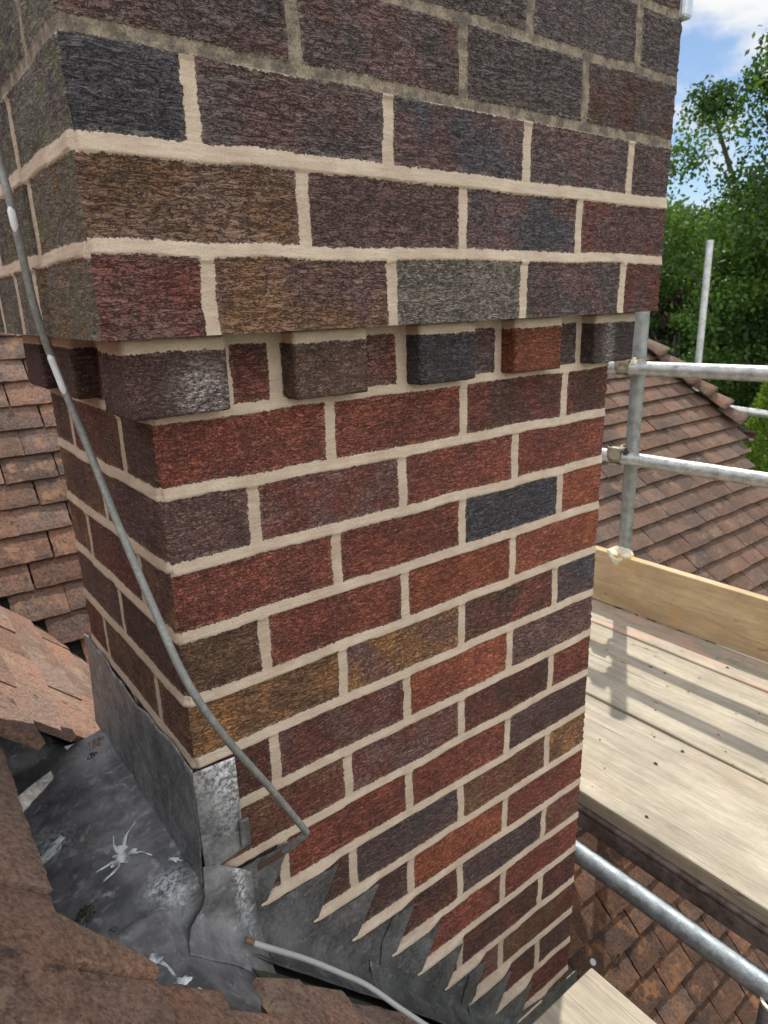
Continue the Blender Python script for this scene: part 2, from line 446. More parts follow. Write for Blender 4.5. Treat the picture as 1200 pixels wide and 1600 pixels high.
M_CABLEW = mat_plain('white_paint_smear', (.66, .68, .72), .6, 0, .1, 300, .0003)
M_CABLEB = mat_plain('brown_cable_end', (.13, .075, .05), .6, 0, .2, 300, .0003)
M_DROP = mat_plain('bird_dropping_white', (.62, .66, .68), .7, 0, .25, 250, .001, (.16, .165, .17))
M_MOSSD = mat_plain('dry_moss', (.05, .045, .03), .95, 0, .6, 300, .003, (.09, .085, .04))
M_GUTTER = mat_plain('brown_glossy_gutter', (.07, .03, .028), .15, 0, .1, 40, .0002)
M_CLIP = mat_plain('pale_grey_metal', (.50, .56, .62), .45, .4, .1, 150)
M_BARK = mat_plain('tree_bark', (.055, .045, .035), .95, 0, .4, 12, .02)
M_WALL = mat_plain('house_render', (.45, .40, .33), .9, 0, .15, 12)
M_GRASS = mat_plain('lawn_green', (.06, .10, .03), .95, 0, .4, 3, .01, (.04, .07, .02))
M_UNDER = mat_plain('dark_roof_underlay', (.025, .023, .022), .95, 0, .4, 60, .001)

# ------------------------------------------------------------------ brick chimney
PAL = {  # base albedo of the bricks
    'P': (.112, .064, .060), 'p': (.150, .082, .072), 'R': (.200, .060, .038), 'r': (.140, .047, .036), 'O': (.262, .082, .042),
    'B': (.062, .058, .068), 'Y': (.31, .150, .062), 'K': (.155, .085, .048), 'D': (.085, .044, .034), 'G': (.135, .115, .098),
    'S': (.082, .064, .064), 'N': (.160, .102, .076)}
GA = 84.0
W = 778.0; W_ = 787.5; DP = 440.0

def seg(widths, start, end):
    out_ = []; u = start
    for i, wd in enumerate(widths):
        e = end if i == len(widths) - 1 else u + wd
        out_.append((u, e)); u = e + 10
    return out_
H = 102.5; S_ = 217.5

def face(name_seed, P0, U, N, u0, u1, v0, v1, res, rows, adj, wob=1.0, fade=(1, 1, 1, 1), nb=None, ymoss=None):
    """Height-field brick face. rows: list of (vlo, vhi, bricks[(a,b,c1,c2)], old, moss). Returns V,F,attrs."""
    nu = max(2, int((u1 - u0) / res)); nv = max(2, int((v1 - v0) / res))
    u, v = np.meshgrid(np.linspace(u0, u1, nu + 1), np.linspace(v0, v1, nv + 1))
    s = name_seed
    uu = u + wob * 3.2 * (vnoise(u / 45, v / 22, 0 * u, s) - .5)
    vv = v + wob * 3.6 * (vnoise(u / 60, 0 * v + np.round(v / GA), 0 * u, s + 3) - .5) + .7 * (vnoise(u / 9, v / 9, 0 * u, s + 5) - .5)
    sd = np.full(u.shape, -6.0); c1 = np.zeros(u.shape + (3,)); c2 = np.zeros(u.shape + (3,)); best = np.full(u.shape, -1e9)
    rnd = np.zeros(u.shape); old = np.zeros(u.shape); moss = np.zeros(u.shape); bedt = np.zeros(u.shape); inb = np.zeros(u.shape)
    for (lo, hi, bricks, od, ms) in rows:
        for (a, b, ca, cb) in bricks:
            a_, b_ = a + 2.7, b - 2.7
            d = np.minimum(np.minimum(uu - a_ if a > u0 + 1 else uu - a + 30, b_ - uu if b < u1 - 1 else b - uu + 30), np.minimum(vv - lo, hi - vv))
            k = d > best; best = np.where(k, d, best)
            for q in range(3):
                c1[..., q] = np.where(k, PAL[ca][q], c1[..., q]); c2[..., q] = np.where(k, PAL[cb][q], c2[..., q])
            jit = 1.32 + .34 * _h(np.int64(int(a)), np.int64(int(lo)), np.int64(3), s)
            c1[k] *= jit; c2[k] *= jit
            rnd[k] = _h(np.int64(int(a)), np.int64(int(lo)), np.int64(9), s + 1) * (.8 if v1 < 200 else .5) + (0 if v1 < 200 else .6)
        rowm = (v > lo - 13) & (v <= hi + 1)
        old[rowm] = od; moss[rowm] = ms
    sd = best
    brick = sstep(-.8, .8, sd)
    wr = fbm(u / 9.5, v / 4.6, 0 * u, s + 11, 3)
    hb = 3.4 * (wr - .5) * np.clip(sd / 3, 0, 1) - .6
    # mortar: bed joints struck so the foot stands proud, perpends flatter
    hm = np.full(u.shape, -.2) + 1.4 * (fbm(u / 30, v / 14, 0 * u, s + 17, 2) - .5)
    for (lo, hi, *_r) in rows:
        t = (vv - (lo - 15)) / 15.0
        k = (t > -.1) & (t < 1.1)
        hm = np.where(k, 2.4 - 2.6 * np.clip(t, 0, 1) + .8 * (vnoise(u / 25, 0 * u, 0 * u, s + 19) - .5), hm)
    hm = np.where(old > .5, -1.8 + 1.6 * (fbm(u / 8, v / 8, 0 * u, s + 23, 2) - .5), hm)
    h = brick * hb + (1 - brick) * hm
    P0 = np.array(P0, float); U = np.array(U, float); N = np.array(N, float); Z = np.array([0, 0, 1.])
    Pn = P0 + u[..., None] * U + v[..., None] * Z
    wl = sstep(0, 6, u - u0); wr_ = sstep(0, 6, u1 - u); wt = sstep(0, 4, v1 - v) if fade[3] else 1; wb = sstep(0, 4, v - v0) if fade[2] else 1
    Pn = Pn + (h * wl * wr_ * wt * wb)[..., None] * N
    # shared ragged corners (same function of z on both faces)
    ez = 1.0 + 3.2 * vnoise(0 * v, 0 * v, v / 5.0, 91) + 4.0 * np.clip(vnoise(0 * v, 0 * v, v / 17.0, 92) - .62, 0, 1)
    for wgt, side in ((wl, 0), (wr_, 1)):
        if adj[side] is None: continue
        Pn = Pn - ((1 - wgt) * ez)[..., None] * (N + np.array(adj[side], float)) * .8
    idx = np.arange((nu + 1) * (nv + 1)).reshape(nv + 1, nu + 1)
    F = np.stack([idx[:-1, :-1], idx[:-1, 1:], idx[1:, 1:], idx[1:, :-1]], -1).reshape(-1, 4)
    if np.dot(np.cross(U, Z), N) < 0: F = F[:, ::-1]
    if ymoss is not None: moss = moss * ymoss(u)
    msk = np.stack([moss, old, 0 * old], -1)
    return Pn.reshape(-1, 3), F, sd.ravel(), c1.reshape(-1, 3), c2.reshape(-1, 3), msk.reshape(-1, 3), rnd.ravel()

def join_faces(name, parts, parent, label=None):
    V = []; F = []; A = [[], [], [], [], []]; b = 0
    for p in parts:
        V.append(p[0]); F.append(p[1] + b); b += len(p[0])
        for i in range(5): A[i].append(p[2 + i])
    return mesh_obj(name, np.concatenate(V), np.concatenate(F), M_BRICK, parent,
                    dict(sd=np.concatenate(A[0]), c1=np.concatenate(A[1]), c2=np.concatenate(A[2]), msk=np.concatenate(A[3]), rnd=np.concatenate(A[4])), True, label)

chim = empty('brick_chimney', (W_ / 2, DP / 2, -500), 'tall red and purple rustic brick chimney stack with fresh pale mortar and dark corbelled top', 'chimney')

# front rows: key r -> z band [-84(r+1), -84 r]
front_cols = {
    -2: '', -1: 'Rr rR rD rD', 0: 'Pp rp Rr Rr', 1: 'rR Rr BB RO', 2: 'KD Rr OR OR', 3: 'KY Yp rD PB',
    4: 'Dr rp RO pP', 5: 'Kr rp rD Rr', 6: 'DD Rr Rr PD', 7: 'DD PS Kr KY', 8: 'DD PD RO Rr', 9: 'DD Dr PS Kr',
    10: 'DD rp Rr Rr', 11: 'rr rD rD Dr', 12: 'PP rK rp Kr', 13: 'rr Pr Dr PD', 14: 'rr rD DR rr'}
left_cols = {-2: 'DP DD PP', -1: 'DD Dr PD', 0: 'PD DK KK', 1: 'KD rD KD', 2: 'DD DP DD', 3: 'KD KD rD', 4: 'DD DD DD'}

def band(r): return (-84 * (r + 1) + 7.5, -84 * r - 7.5)
rowsF = []
for r, cs in front_cols.items():
    cs = cs.split()
    lo, hi = band(r)
    if r == -2:
        lo, hi = 84 + 5.5, 152
        ext = [(-2, 80), (93, 145), (160, 262), (270, 329), (344, 444), (444, 511), (522, 626)]
        ext = [(-2, 84), (93, 143), (155, 240), (262, 328), (344, 430), (444, 511), (522, 600), (622, 696), (708, W_)]
        cs = ['PP', 'rD', 'KK', 'rP', 'BB', 'PS', 'OR', 'PS', 'PP']
    elif r % 2 == 0: ext = seg([H, 215, 215, 215], 0, W_)
    else: ext = seg([215, 215, 215, H], 0, W_)
    rowsF.append((lo, hi, [(a, b, c[0], c[1]) for (a, b), c in zip(ext, cs)], 0, 0))
rowsL = []
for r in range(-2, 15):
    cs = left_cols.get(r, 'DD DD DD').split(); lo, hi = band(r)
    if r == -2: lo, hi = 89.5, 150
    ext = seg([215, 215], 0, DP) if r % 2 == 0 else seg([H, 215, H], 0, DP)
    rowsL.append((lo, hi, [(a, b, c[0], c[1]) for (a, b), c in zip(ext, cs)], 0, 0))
ZB = -1270.0
shaft = [face(1, (0, 0, 0), (1, 0, 0), (0, -1, 0), 0, W_, ZB, 166, 2.3, rowsF, ((-1, 0, 0), (1, 0, 0)), fade=(1, 1, 0, 0)),
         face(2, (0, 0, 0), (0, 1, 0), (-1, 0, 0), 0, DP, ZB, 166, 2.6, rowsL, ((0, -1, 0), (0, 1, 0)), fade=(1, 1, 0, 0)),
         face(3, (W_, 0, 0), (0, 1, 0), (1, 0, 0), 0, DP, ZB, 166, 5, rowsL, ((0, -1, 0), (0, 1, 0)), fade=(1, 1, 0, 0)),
         face(4, (0, DP, 0), (1, 0, 0), (0, 1, 0), 0, W_, ZB, 166, 5, rowsF, ((-1, 0, 0), (1, 0, 0)), fade=(1, 1, 0, 0))]
join_faces('brick_shaft', shaft, chim)

# corbelled top: four visible courses and a few more out of frame
PO = 51.5
def U0(wl): return seg(wl, -PO, W_ + PO)
topF = [(158, 236.5, U0([H, 215, 215, 215, H]), 'pr KP GG PS Pr', 0, 0),
        (250.5, 319, U0([215, 215, 215, 215]), 'NK PP PB Pr', 0, 0),
        (336, 404, U0([H, 215, 215, 215, H]), 'BB PS BP SP PS', 0, 0),
        (417, 488.5, U0([215, 215, 215, 215]), 'SP PS SS SD', 1, 0),
        (500.5, 572, U0([H, 215, 215, 215, H]), 'SS SP SS SS SS', 1, 0),
        (584, 656, U0([215, 215, 215, 215]), 'SS SP SS SP', 1, 0), (668, 740, U0([H, 215, 215, 215, H]), 'SS SP SS SS SS', 1, 0)]
rowsT = [(lo, hi, [(a, b, c[0], c[1]) for (a, b), c in zip(e, cs.split())], o_, m_) for lo, hi, e, cs, o_, m_ in topF]
LE = DP + PO
topL = [(158, 236.5, [(-PO, 163), (173, 264), (275, 390), (400, LE)], 'KG SG SG SS', 0, .85),
        (250.5, 319, [(-PO, 116), (127, 340), (350, LE)], 'GK SD SS', 0, .9),
        (336, 404, [(-PO, 147), (158, 370), (380, LE)], 'GS SS SS', 0, .9),
        (417, 488.5, [(-PO, 51), (61, 276), (286, LE)], 'GG SS SS', 1, 1),
        (500.5, 572, [(-PO, 163), (173, 388), (398, LE)], 'GS SS SS', 1, 1), (584, 656, [(-PO, 51), (61, 276), (286, LE)], 'GG SS SS', 1, 1),
        (668, 740, [(-PO, 163), (173, 388), (398, LE)], 'GS SS SS', 1, 1)]
rowsTL = [(lo, hi, [(a, b, c[0], c[1]) for (a, b), c in zip(e, cs.split())], o_, m_) for lo, hi, e, cs, o_, m_ in topL]
ZT = 746
top = [face(21, (0, -PO, 0), (1, 0, 0), (0, -1, 0), -PO, W_ + PO, 165, ZT, 1.9, rowsT, ((-1, 0, 0), (1, 0, 0)), fade=(1, 1, 1, 1)),
       face(22, (-PO, 0, 0), (0, 1, 0), (-1, 0, 0), -PO, LE, 165, ZT, 2.2, rowsTL, ((0, -1, 0), (0, 1, 0))),
       face(23, (W_ + PO, 0, 0), (0, 1, 0), (1, 0, 0), -PO, LE, 165, ZT, 5, rowsTL, ((0, -1, 0), (0, 1, 0))),
       face(24, (0, DP + PO, 0), (1, 0, 0), (0, 1, 0), -PO, W_ + PO, 165, ZT, 5, rowsT, ((-1, 0, 0), (1, 0, 0)))]
def capface(z, x0, x1, y0, y1, c, sdv=5.0):
    n_ = 24; xs, ys = np.meshgrid(np.linspace(x0, x1, n_), np.linspace(y0, y1, n_))
    V = np.stack([xs, ys, 0 * xs + z], -1).reshape(-1, 3); idx = np.arange(n_ * n_).reshape(n_, n_)
    F = np.stack([idx[:-1, :-1], idx[:-1, 1:], idx[1:, 1:], idx[1:, :-1]], -1).reshape(-1, 4)
    k = len(V); return V, F, np.full(k, sdv), np.tile(c, (k, 1)), np.tile(c, (k, 1)), np.zeros((k, 3)), np.full(k, .4)
top.append(capface(165.6, -PO + 2, W_ + PO - 2, -PO + 2, LE - 2, PAL['P']))
top.append(capface(ZT, -PO, W_ + PO, -PO, LE, PAL['G'], -5))
join_faces('corbelled_top', top, chim, label='dark sooty brick courses stepping out at the head of the stack')

def rough_block(name, lo, hi, c1, c2, parent, res=3.0, sdf=None, eff=None, label=None, moss=0):
    """brick-like block: closed grid box, vertices pushed by a continuous noise field"""
    lo = np.array(lo, float); hi = np.array(hi, float); Vs = []; Fs = []; b = 0
    for ax in range(3):
        for side in (0, 1):
            a1, a2 = [(1, 2), (0, 2), (0, 1)][ax]
            n1_ = max(2, int((hi[a1] - lo[a1]) / res)); n2_ = max(2, int((hi[a2] - lo[a2]) / res))
            p, q = np.meshgrid(np.linspace(lo[a1], hi[a1], n1_ + 1), np.linspace(lo[a2], hi[a2], n2_ + 1))
            V = np.zeros(p.shape + (3,)); V[..., a1] = p; V[..., a2] = q; V[..., ax] = (lo, hi)[side][ax]
            idx = np.arange(p.size).reshape(p.shape)
            F = np.stack([idx[:-1, :-1], idx[:-1, 1:], idx[1:, 1:], idx[1:, :-1]], -1).reshape(-1, 4)
            if (side == 0) != (ax == 1): F = F[:, ::-1]
            Vs.append(V.reshape(-1, 3)); Fs.append(F + b); b += p.size
    V = np.concatenate(Vs); F = np.concatenate(Fs); V0 = V.copy()
    cen = (lo + hi) / 2; hs = (hi - lo) / 2
    # round the arrises
    rel = (V - cen) / hs; near = np.sort(np.abs(rel) * hs - hs + 4, axis=1)
    both = np.clip(near[:, 1], 0, 4) / 4
    V = V - np.sign(rel) * (np.abs(rel) > .999) * (both * 1.6)[:, None]
    for q in range(3):
        V[:, q] += 2.0 * (fbm(V0[:, 0] / 11, V0[:, 1] / 11, V0[:, 2] / 4.5, 40 + q, 3) - .5)
    sd = np.full(len(V), 20.0) if sdf is None else sdf(V0)
    msk = np.zeros((len(V), 3)); msk[:, 0] = moss
    if eff is not None: msk[:, 2] = eff(V0)
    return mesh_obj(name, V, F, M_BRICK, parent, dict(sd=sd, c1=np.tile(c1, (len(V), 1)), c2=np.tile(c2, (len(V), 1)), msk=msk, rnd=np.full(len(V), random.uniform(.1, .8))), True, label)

PD = 27.0
dz0, dz1 = 86.0, 164.5
def dsd(V): return 150.0 - V[:, 2] + 1.5 * (vnoise(V[:, 0] / 12, V[:, 1] / 12, 0 * V[:, 0], 5) - .5)
def eff1(V): return 1.5 * np.exp(-(((V[:, 0] - 50) / 26) ** 2) - ((V[:, 2] - 108) / 26) ** 2) * (V[:, 1] < -20)
def eff5(V): return np.exp(-(((V[:, 0] - 742) / 14) ** 2)) * .8
rough_block('dentil', (-27, -PD, dz0), (80, 57, dz1), PAL['P'], PAL['p'], chim, 2.4, dsd, eff1, 'purple corner dentil with a white salt bloom')
for a, b_, c1_, c2_, lb, ef in ((160, 262, 'N', 'p', 'plain brown dentil', None), (343, 444, 'B', 'S', 'blue-black dentil', None),
                            (521, 625, 'O', 'O', 'bright orange dentil', None), (706, 813, 'P', 'S', 'dark purple dentil at the far corner', eff5)):
    rough_block('dentil', (a, -PD, dz0 + 1), (b_, 20, dz1), PAL[c1_], PAL[c2_], chim, 2.4, dsd, ef, lb)
for a, b_ in ((165, 252), (325, 430)):
    rough_block('dentil', (-PD, a, dz0 + 4), (20, b_, dz1), PAL['P'], PAL['D'], chim, 3, dsd, None, 'dark dentil smeared with old mortar')
rough_block('dentil', (W_ - 20, 300, dz0 + 4), (W_ + PD, 400, dz1), PAL['P'], PAL['D'], chim, 4, dsd)
# chimney head out of frame: flaunching and two pots
mb = MB(); mb.add([(-60, -60, 746), (850, -60, 746), (850, 500, 746), (-60, 500, 746), (120, 90, 800), (680, 90, 800), (680, 350, 800), (120, 350, 800)],
                  [(0, 1, 5, 4), (1, 2, 6, 5), (2, 3, 7, 6), (3, 0, 4, 7), (4, 5, 6, 7)])
mb.build('flaunching', M_PUTTY, chim)
for x in (230, 560):
    mb = MB(); mb.tube([(x, 220, 780), (x, 220, 1050), (x, 220, 1055), (x, 220, 1090)], [112, 96, 112, 112], 24); mb.build('chimney_pot', M_TILE_FAR, chim, True)
mb = MB(); mb.box((W_ + 38, -60, 574), (W_ + 60, -38, 660)); o = mb.build('metal_clip', M_CLIP, chim, bevel=5, label='pale grey metal clip on the upper right edge')

# ------------------------------------------------------------------ lead
SL = 1.2
def roof_z(x, off=-560.0): return off - SL * x
def lead_z(x, y):
    slope = roof_z(x, -600)
    flr = -506 - .20 * np.clip(-x - 5, 0, 400)
    gut = flr + (slope - 6 - flr) * sstep(-205, -240, x)
    k2 = sstep(425, 470, y); gut = gut * (1 - k2) + (slope - 12) * k2
    t = sstep(-22, 8, y + .12 * x + 4 * np.sin(x / 22))
    z = np.minimum(slope, gut - 3) * (1 - t) + gut * t
    z = z + 5.0 * (fbm(x / 55, y / 55, 0 * x, 71, 3) - .5) + 6 * np.exp(-((y + 8 + .1 * x) / 9) ** 2) * sstep(-150, -90, x) * (x < 0)
    # falls away under the tiles at the back
    return z

saddle = empty('lead_back_gutter', (-90, 120, -506), 'dark grey lead gutter dressed behind the chimney and splashed with bird droppings', 'lead flashing')
nx, ny = 130, 330
gx, gy = np.meshgrid(np.linspace(0, 1, nx), np.linspace(-232, 640, ny))
xl = -262 + 0 * gy
xr = np.where(gy > 0, 4.0, np.where(gy > -52, 34.0, 34 - (-52 - gy) * .43 - 8 * np.clip((-150 - gy) / 50, 0, 1)))
xr = np.where(gy > 445, 4 + 0 * gy, xr) + 2.5 * np.sin(gy / 17) * (gy < -52)
X = xl + (xr - xl) * gx
Zl = lead_z(X, gy)
Zl = Zl + 5 * sstep(.93, 1, gx) * (gy < -50)          # curled free edge
V = np.stack([X, gy, Zl], -1).reshape(-1, 3); idx = np.arange(nx * ny).reshape(ny, nx)
F = np.stack([idx[:-1, :-1], idx[:-1, 1:], idx[1:, 1:], idx[1:, :-1]], -1).reshape(-1, 4)
ox = .55 * np.exp(-((V[:, 0] + 45) / 26) ** 2 - ((V[:, 1] - 30) / 22) ** 2) + .5 * np.exp(-((V[:, 0] + 150) / 30) ** 2 - ((V[:, 1] - 225) / 30) ** 2)
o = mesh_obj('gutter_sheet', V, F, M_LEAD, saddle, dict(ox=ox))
so = o.modifiers.new('thick', 'SOLIDIFY'); so.thickness = .0022; so.offset = -1

def sheet(name, pts_fn, nu, nv, parent, oxf=None, thick=2.2, label=None, mat=None):
    a, b = np.meshgrid(np.linspace(0, 1, nu), np.linspace(0, 1, nv))
    V = pts_fn(a, b).reshape(-1, 3); idx = np.arange(nu * nv).reshape(nv, nu)
    F = np.stack([idx[:-1, :-1], idx[:-1, 1:], idx[1:, 1:], idx[1:, :-1]], -1).reshape(-1, 4)
    o = mesh_obj(name, V, F, mat or M_LEAD, parent, dict(ox=oxf(V) if oxf else np.zeros(len(V))), True, label)
    s = o.modifiers.new('thick', 'SOLIDIFY'); s.thickness = thick * MM; s.offset = 0
    return o
def nz(x, y, z, s, amp=2.0, wl=30): return amp * (fbm(x / wl, y / wl, z / wl, s, 3) - .5)
# upstand on the left face
def f_up(a, b):
    y = 466 - 470 * a; z0 = -512 + 0 * a; z1 = -341 + 6 * np.sin(a * 9) + 3 * np.sin(a * 31)
    z = z0 + (z1 - z0) * b
    x = -5 - 6 * (1 - b) ** 3 + nz(0 * y, y, z, 81, 3)
    return np.stack([x, y, z], -1)
sheet('upstand', f_up, 90, 30, saddle, lambda V: .0 * V[:, 0] + .12)
# corner return onto the front face
def f_ret(a, b):
    x = -6 + 55 * a; zt = -342 - 3 * a; zb = -492 + 10 * a
    z = zb + (zt - zb) * b
    y = -6 + nz(x, 0 * x, z, 82, 2.2) - 2 * (1 - b)
    return np.stack([x, y, z], -1)
sheet('corner_return', f_ret, 24, 40, saddle, lambda V: np.clip(.10 + .6 * np.exp(-((V[:, 0] - 40) / 22) ** 2) * sstep(-470, -370, V[:, 2]) + .3 * sstep(-400, -350, V[:, 2]), 0, 1),
      label='pale oxidised corner piece of lead')
mb = MB(); mb.box((43, -13.5, -478), (57, -8.5, -436)); o = mb.build('fixing_clip', M_LEAD, saddle, bevel=2)
mb = MB(); mb.box((-3, -20, 0), (5, -10, 1))
# skirt: from the wall under the return it flares out onto the slope
def f_sk(a, b):
    x = -9 + 63 * a - 46 * (1 - a) ** 2 * (1 - b) ** .8
    zt = -478 - 46 * a ** 1.5
    ybot = -64 + 6 * a
    zb_ = lead_z(x, ybot + 0 * x) + 1.5
    t = 1 - b
    y = -9 + (ybot + 9) * t ** 2.2 + nz(x, b * 100, 0 * x, 83, 7, 30)
    z = zt + (zb_ - zt) * t ** (.8 * (.3 + .7 * a))
    y = y - 7 * np.exp(-((a - .62) / .1) ** 2) * (.3 + .7 * t)     # standing crease
    return np.stack([x, y, z], -1)
sheet('corner_skirt', f_sk, 40, 50, saddle, lambda V: .8 * np.exp(-((V[:, 0] - 36) / 9) ** 2) * sstep(-640, -500, V[:, 2]))

# bird droppings and moss lumps on the lead (parts: they are stuck to it)
def splat(name, polys, off=1.6):
    """polys: list of outlines [(x,y)...] laid over the gutter sheet with slight thickness"""
    V = []; F = []
    for pl_ in polys:
        P = np.array(pl_, float); c = P.mean(0); n = len(P); rings = 7; b = len(V)
        for k in range(1, rings + 1):
            t = k / rings
            for p in P:
                q = c + (p - c) * t
                V.append((q[0], q[1], float(lead_z(q[0], q[1])) + off * (1 - t ** 3) + .4))
        cidx = len(V); V.append((c[0], c[1], float(lead_z(c[0], c[1])) + off + .6))
        for i in range(n): F.append((cidx, b + i, b + (i + 1) % n))
        for k in range(rings - 1):
            for i in range(n): F.append((b + k * n + i, b + (k + 1) * n + i, b + (k + 1) * n + (i + 1) % n, b + k * n + (i + 1) % n))
    return mesh_obj(name, V, F, M_DROP, saddle)
def blob(cx, cy, rx, ry, ang, jag, n=36, seed=0):
    rr = random.Random(seed); P = []
    hs_ = [(rr.random() * 6.28, rr.uniform(.3, 1)) for _ in range(6)]
    for i in range(n):
        g = 2 * math.pi * i / n; r = 1 + jag * sum(a * math.sin((k + 2) * g + p) for k, (p, a) in enumerate(hs_)) / 3
        x = rx * r * math.cos(g); y = ry * r * math.sin(g)
        P.append((cx + x * math.cos(ang) - y * math.sin(ang), cy + x * math.sin(ang) + y * math.cos(ang)))
    return P
def streak(p, q, w0, w1, wig=0, n=10):
    p = np.array(p, float); q = np.array(q, float); d = q - p; L_ = np.hypot(*d); d /= L_; nn = np.array([-d[1], d[0]]); A = []; B = []
    for i in range(n + 1):
        t = i / n; c = p + d * L_ * t + nn * wig * math.sin(t * 4.5); w_ = w0 + (w1 - w0) * t
        A.append(tuple(c + nn * w_)); B.append(tuple(c - nn * w_))
    return A + B[::-1]
splat('bird_dropping', [blob(-72, 122, 13, 17, .4, .7, seed=1)])
for k_, (p, q, w0, w1, wg) in enumerate([((-66, 134), (-42, 170), 2.4, .7, 4), ((-75, 132), (-73, 168), 2.0, .6, 2), ((-62, 114), (-40, 92), 2.2, .6, 3),
                                         ((-80, 110), (-104, 98), 1.8, .5, 2), ((-84, 122), (-108, 122), 1.6, .4, 1)]):
    m_b = splat('bird_dropping', [streak(p, q, w0, w1, wg)])
splat('bird_dropping', [blob(-146, 214, 10, 26, -1.0, .5, seed=3)], .8)
splat('bird_dropping', [blob(-92, -52, 8, 8, .3, .35, seed=5)], 2)
splat('bird_dropping', [streak((-88, -60), (-80, -90), 2.2, 1.4, 1)])
splat('bird_dropping', [blob(-76, -100, 5, 9, .9, .35, seed=6)], 2)
splat('bird_dropping', [blob(-62, -128, 3.5, 11, 1.0, .6, seed=8)], .8)
splat('bird_dropping', [blob(-22, 60, 3, 9, .5, .7, seed=12)], .8)
def clump(name, c, r, parent, mat, n=60, seed=0, flat=.5, zf=None):
    rr = random.Random(seed); mb_ = MB()
    for _ in range(n):
        g = rr.random() * 6.28; d = r * math.sqrt(rr.random()); x = c[0] + d * math.cos(g); y = c[1] + d * math.sin(g)
        z = (float(zf(x, y)) if zf else c[2]) + rr.random() * r * flat * (1 - d / r)
        s = rr.uniform(.10, .26) * r
        P = [Vector((rr.gauss(0, 1), rr.gauss(0, 1), rr.gauss(0, 1))).normalized() * s * rr.uniform(.6, 1.1) for _ in range(5)]
        P = [p + Vector((x, y, z)) for p in P]
        mb_.add(P, [(0, 1, 2), (0, 2, 3), (0, 3, 4), (1, 2, 4), (1, 3, 4), (0, 1, 4), (2, 3, 4)])
    return mb_.build(name, mat, parent)
clump('moss_lump', (-137, 70, -400), 13, saddle, M_MOSSD, 110, 3, .6, lead_z)
clump('moss_lump', (-118, 20, -400), 6, saddle, M_MOSSD, 40, 5, .6, lead_z)
for k_ in range(46):
    x = random.uniform(-150, -8); y = random.uniform(-150, 430)
    clump('grit_crumb', (x, y, 0), random.uniform(1.2, 3.4), saddle, M_MOSSD, 6, k_, .6, lead_z)
clump('grit_crumb', (-30, 395, 0), 15, saddle, M_TILE_NEAR, 60, 77, .4, lead_z)
clump('moss_lump', (-44, 370, 0), 9, saddle, M_MOSSD, 60, 78, .5, lead_z)

# step flashing on the front face
step = empty('step_flashing', (400, -5, -1000), 'dark lead step flashing cut in saw teeth up the front of the chimney', 'lead flashing')
def poly_prism(name, outline, y0, y1, mat, parent, bevel=.6, label=None, ox=None):
    from mathutils.geometry import tessellate_polygon
    n = len(outline)
    V = [(x, y0, z) for x, z in outline] + [(x, y1, z) for x, z in outline]
    tr = tessellate_polygon([[Vector((x, z, 0)) for x, z in outline]])
    F = [tuple(t) for t in tr] + [tuple(k + n for k in t[::-1]) for t in tr]
    F += [(k, (k + 1) % n, (k + 1) % n + n, k + n) for k in range(n)]
    V = [(x, y + nz(np.array(x), 0, np.array(z), 77, 1.5, 50), z) for x, y, z in V]
    o = mesh_obj(name, V, F, mat, parent, dict(ox=[ox(x, z) if ox else .1 for x, y, z in V]), False, label)
    return o
teeth = [(68, 116, -504), (68 + 78, 190, -588), (211, 262, -672), (285, 331, -756), (339, 386, -840), (402, 442, -924), (460, 505, -1008), (531, 575, -1092), (600, 640, -1176)]
teeth = [(68, 116), (146, 190), (211, 262), (285, 331), (339, 388), (402, 444), (460, 503), (532, 575), (600, 645)]
def jig(p, q, n, a):
    out_ = []
    for i in range(n):
        t = i / n; out_.append((p[0] + (q[0] - p[0]) * t + random.uniform(-a, a), p[1] + (q[1] - p[1]) * t + random.uniform(-a, a)))
    return out_
def tooth_outline(i0, i1, xs, xe):
    P = []; zb = -504 - 84 * i0 - 10
    P += jig((xs, zb), (teeth[i0][1], zb), 8, 1.2)
    for i in range(i0, i1):
        zb = -504 - 84 * i - 10
        tip = (teeth[i][0], zb - 84 + 2)
        P += jig((teeth[i][1], zb), tip, 5, .5)
        nxt = (teeth[i + 1][1], zb - 84)
        P += jig(tip, nxt, 10, 1.2)
    return P
o1 = tooth_outline(0, 3, 38, None)
P = o1 + [(331, -763), (300, -800), (292, -955), (40, -660)]
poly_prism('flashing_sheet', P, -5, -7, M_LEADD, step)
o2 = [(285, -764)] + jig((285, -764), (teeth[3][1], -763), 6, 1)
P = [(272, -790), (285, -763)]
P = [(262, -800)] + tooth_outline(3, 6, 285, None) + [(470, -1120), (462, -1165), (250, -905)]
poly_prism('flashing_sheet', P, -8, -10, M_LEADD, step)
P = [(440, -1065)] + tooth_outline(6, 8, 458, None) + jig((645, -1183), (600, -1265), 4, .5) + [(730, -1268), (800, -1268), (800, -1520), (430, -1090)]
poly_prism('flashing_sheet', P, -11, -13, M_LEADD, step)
# bottom of each sheet turned out over the tiles
def f_turn(x0, x1, w0, w1, oy):
    def fn(a, b):
        x = x0 + (x1 - x0) * a; wd = w0 + (w1 - w0) * a
        y = -oy - wd * b; z = roof_z(x, -588) + 30 * (1 - b) ** 2 + 9 * b + nz(x, y, 0 * x, 88, 6, 60)
        z = z + 22 * (b < .02)
        return np.stack([x, y, z], -1)
    return fn
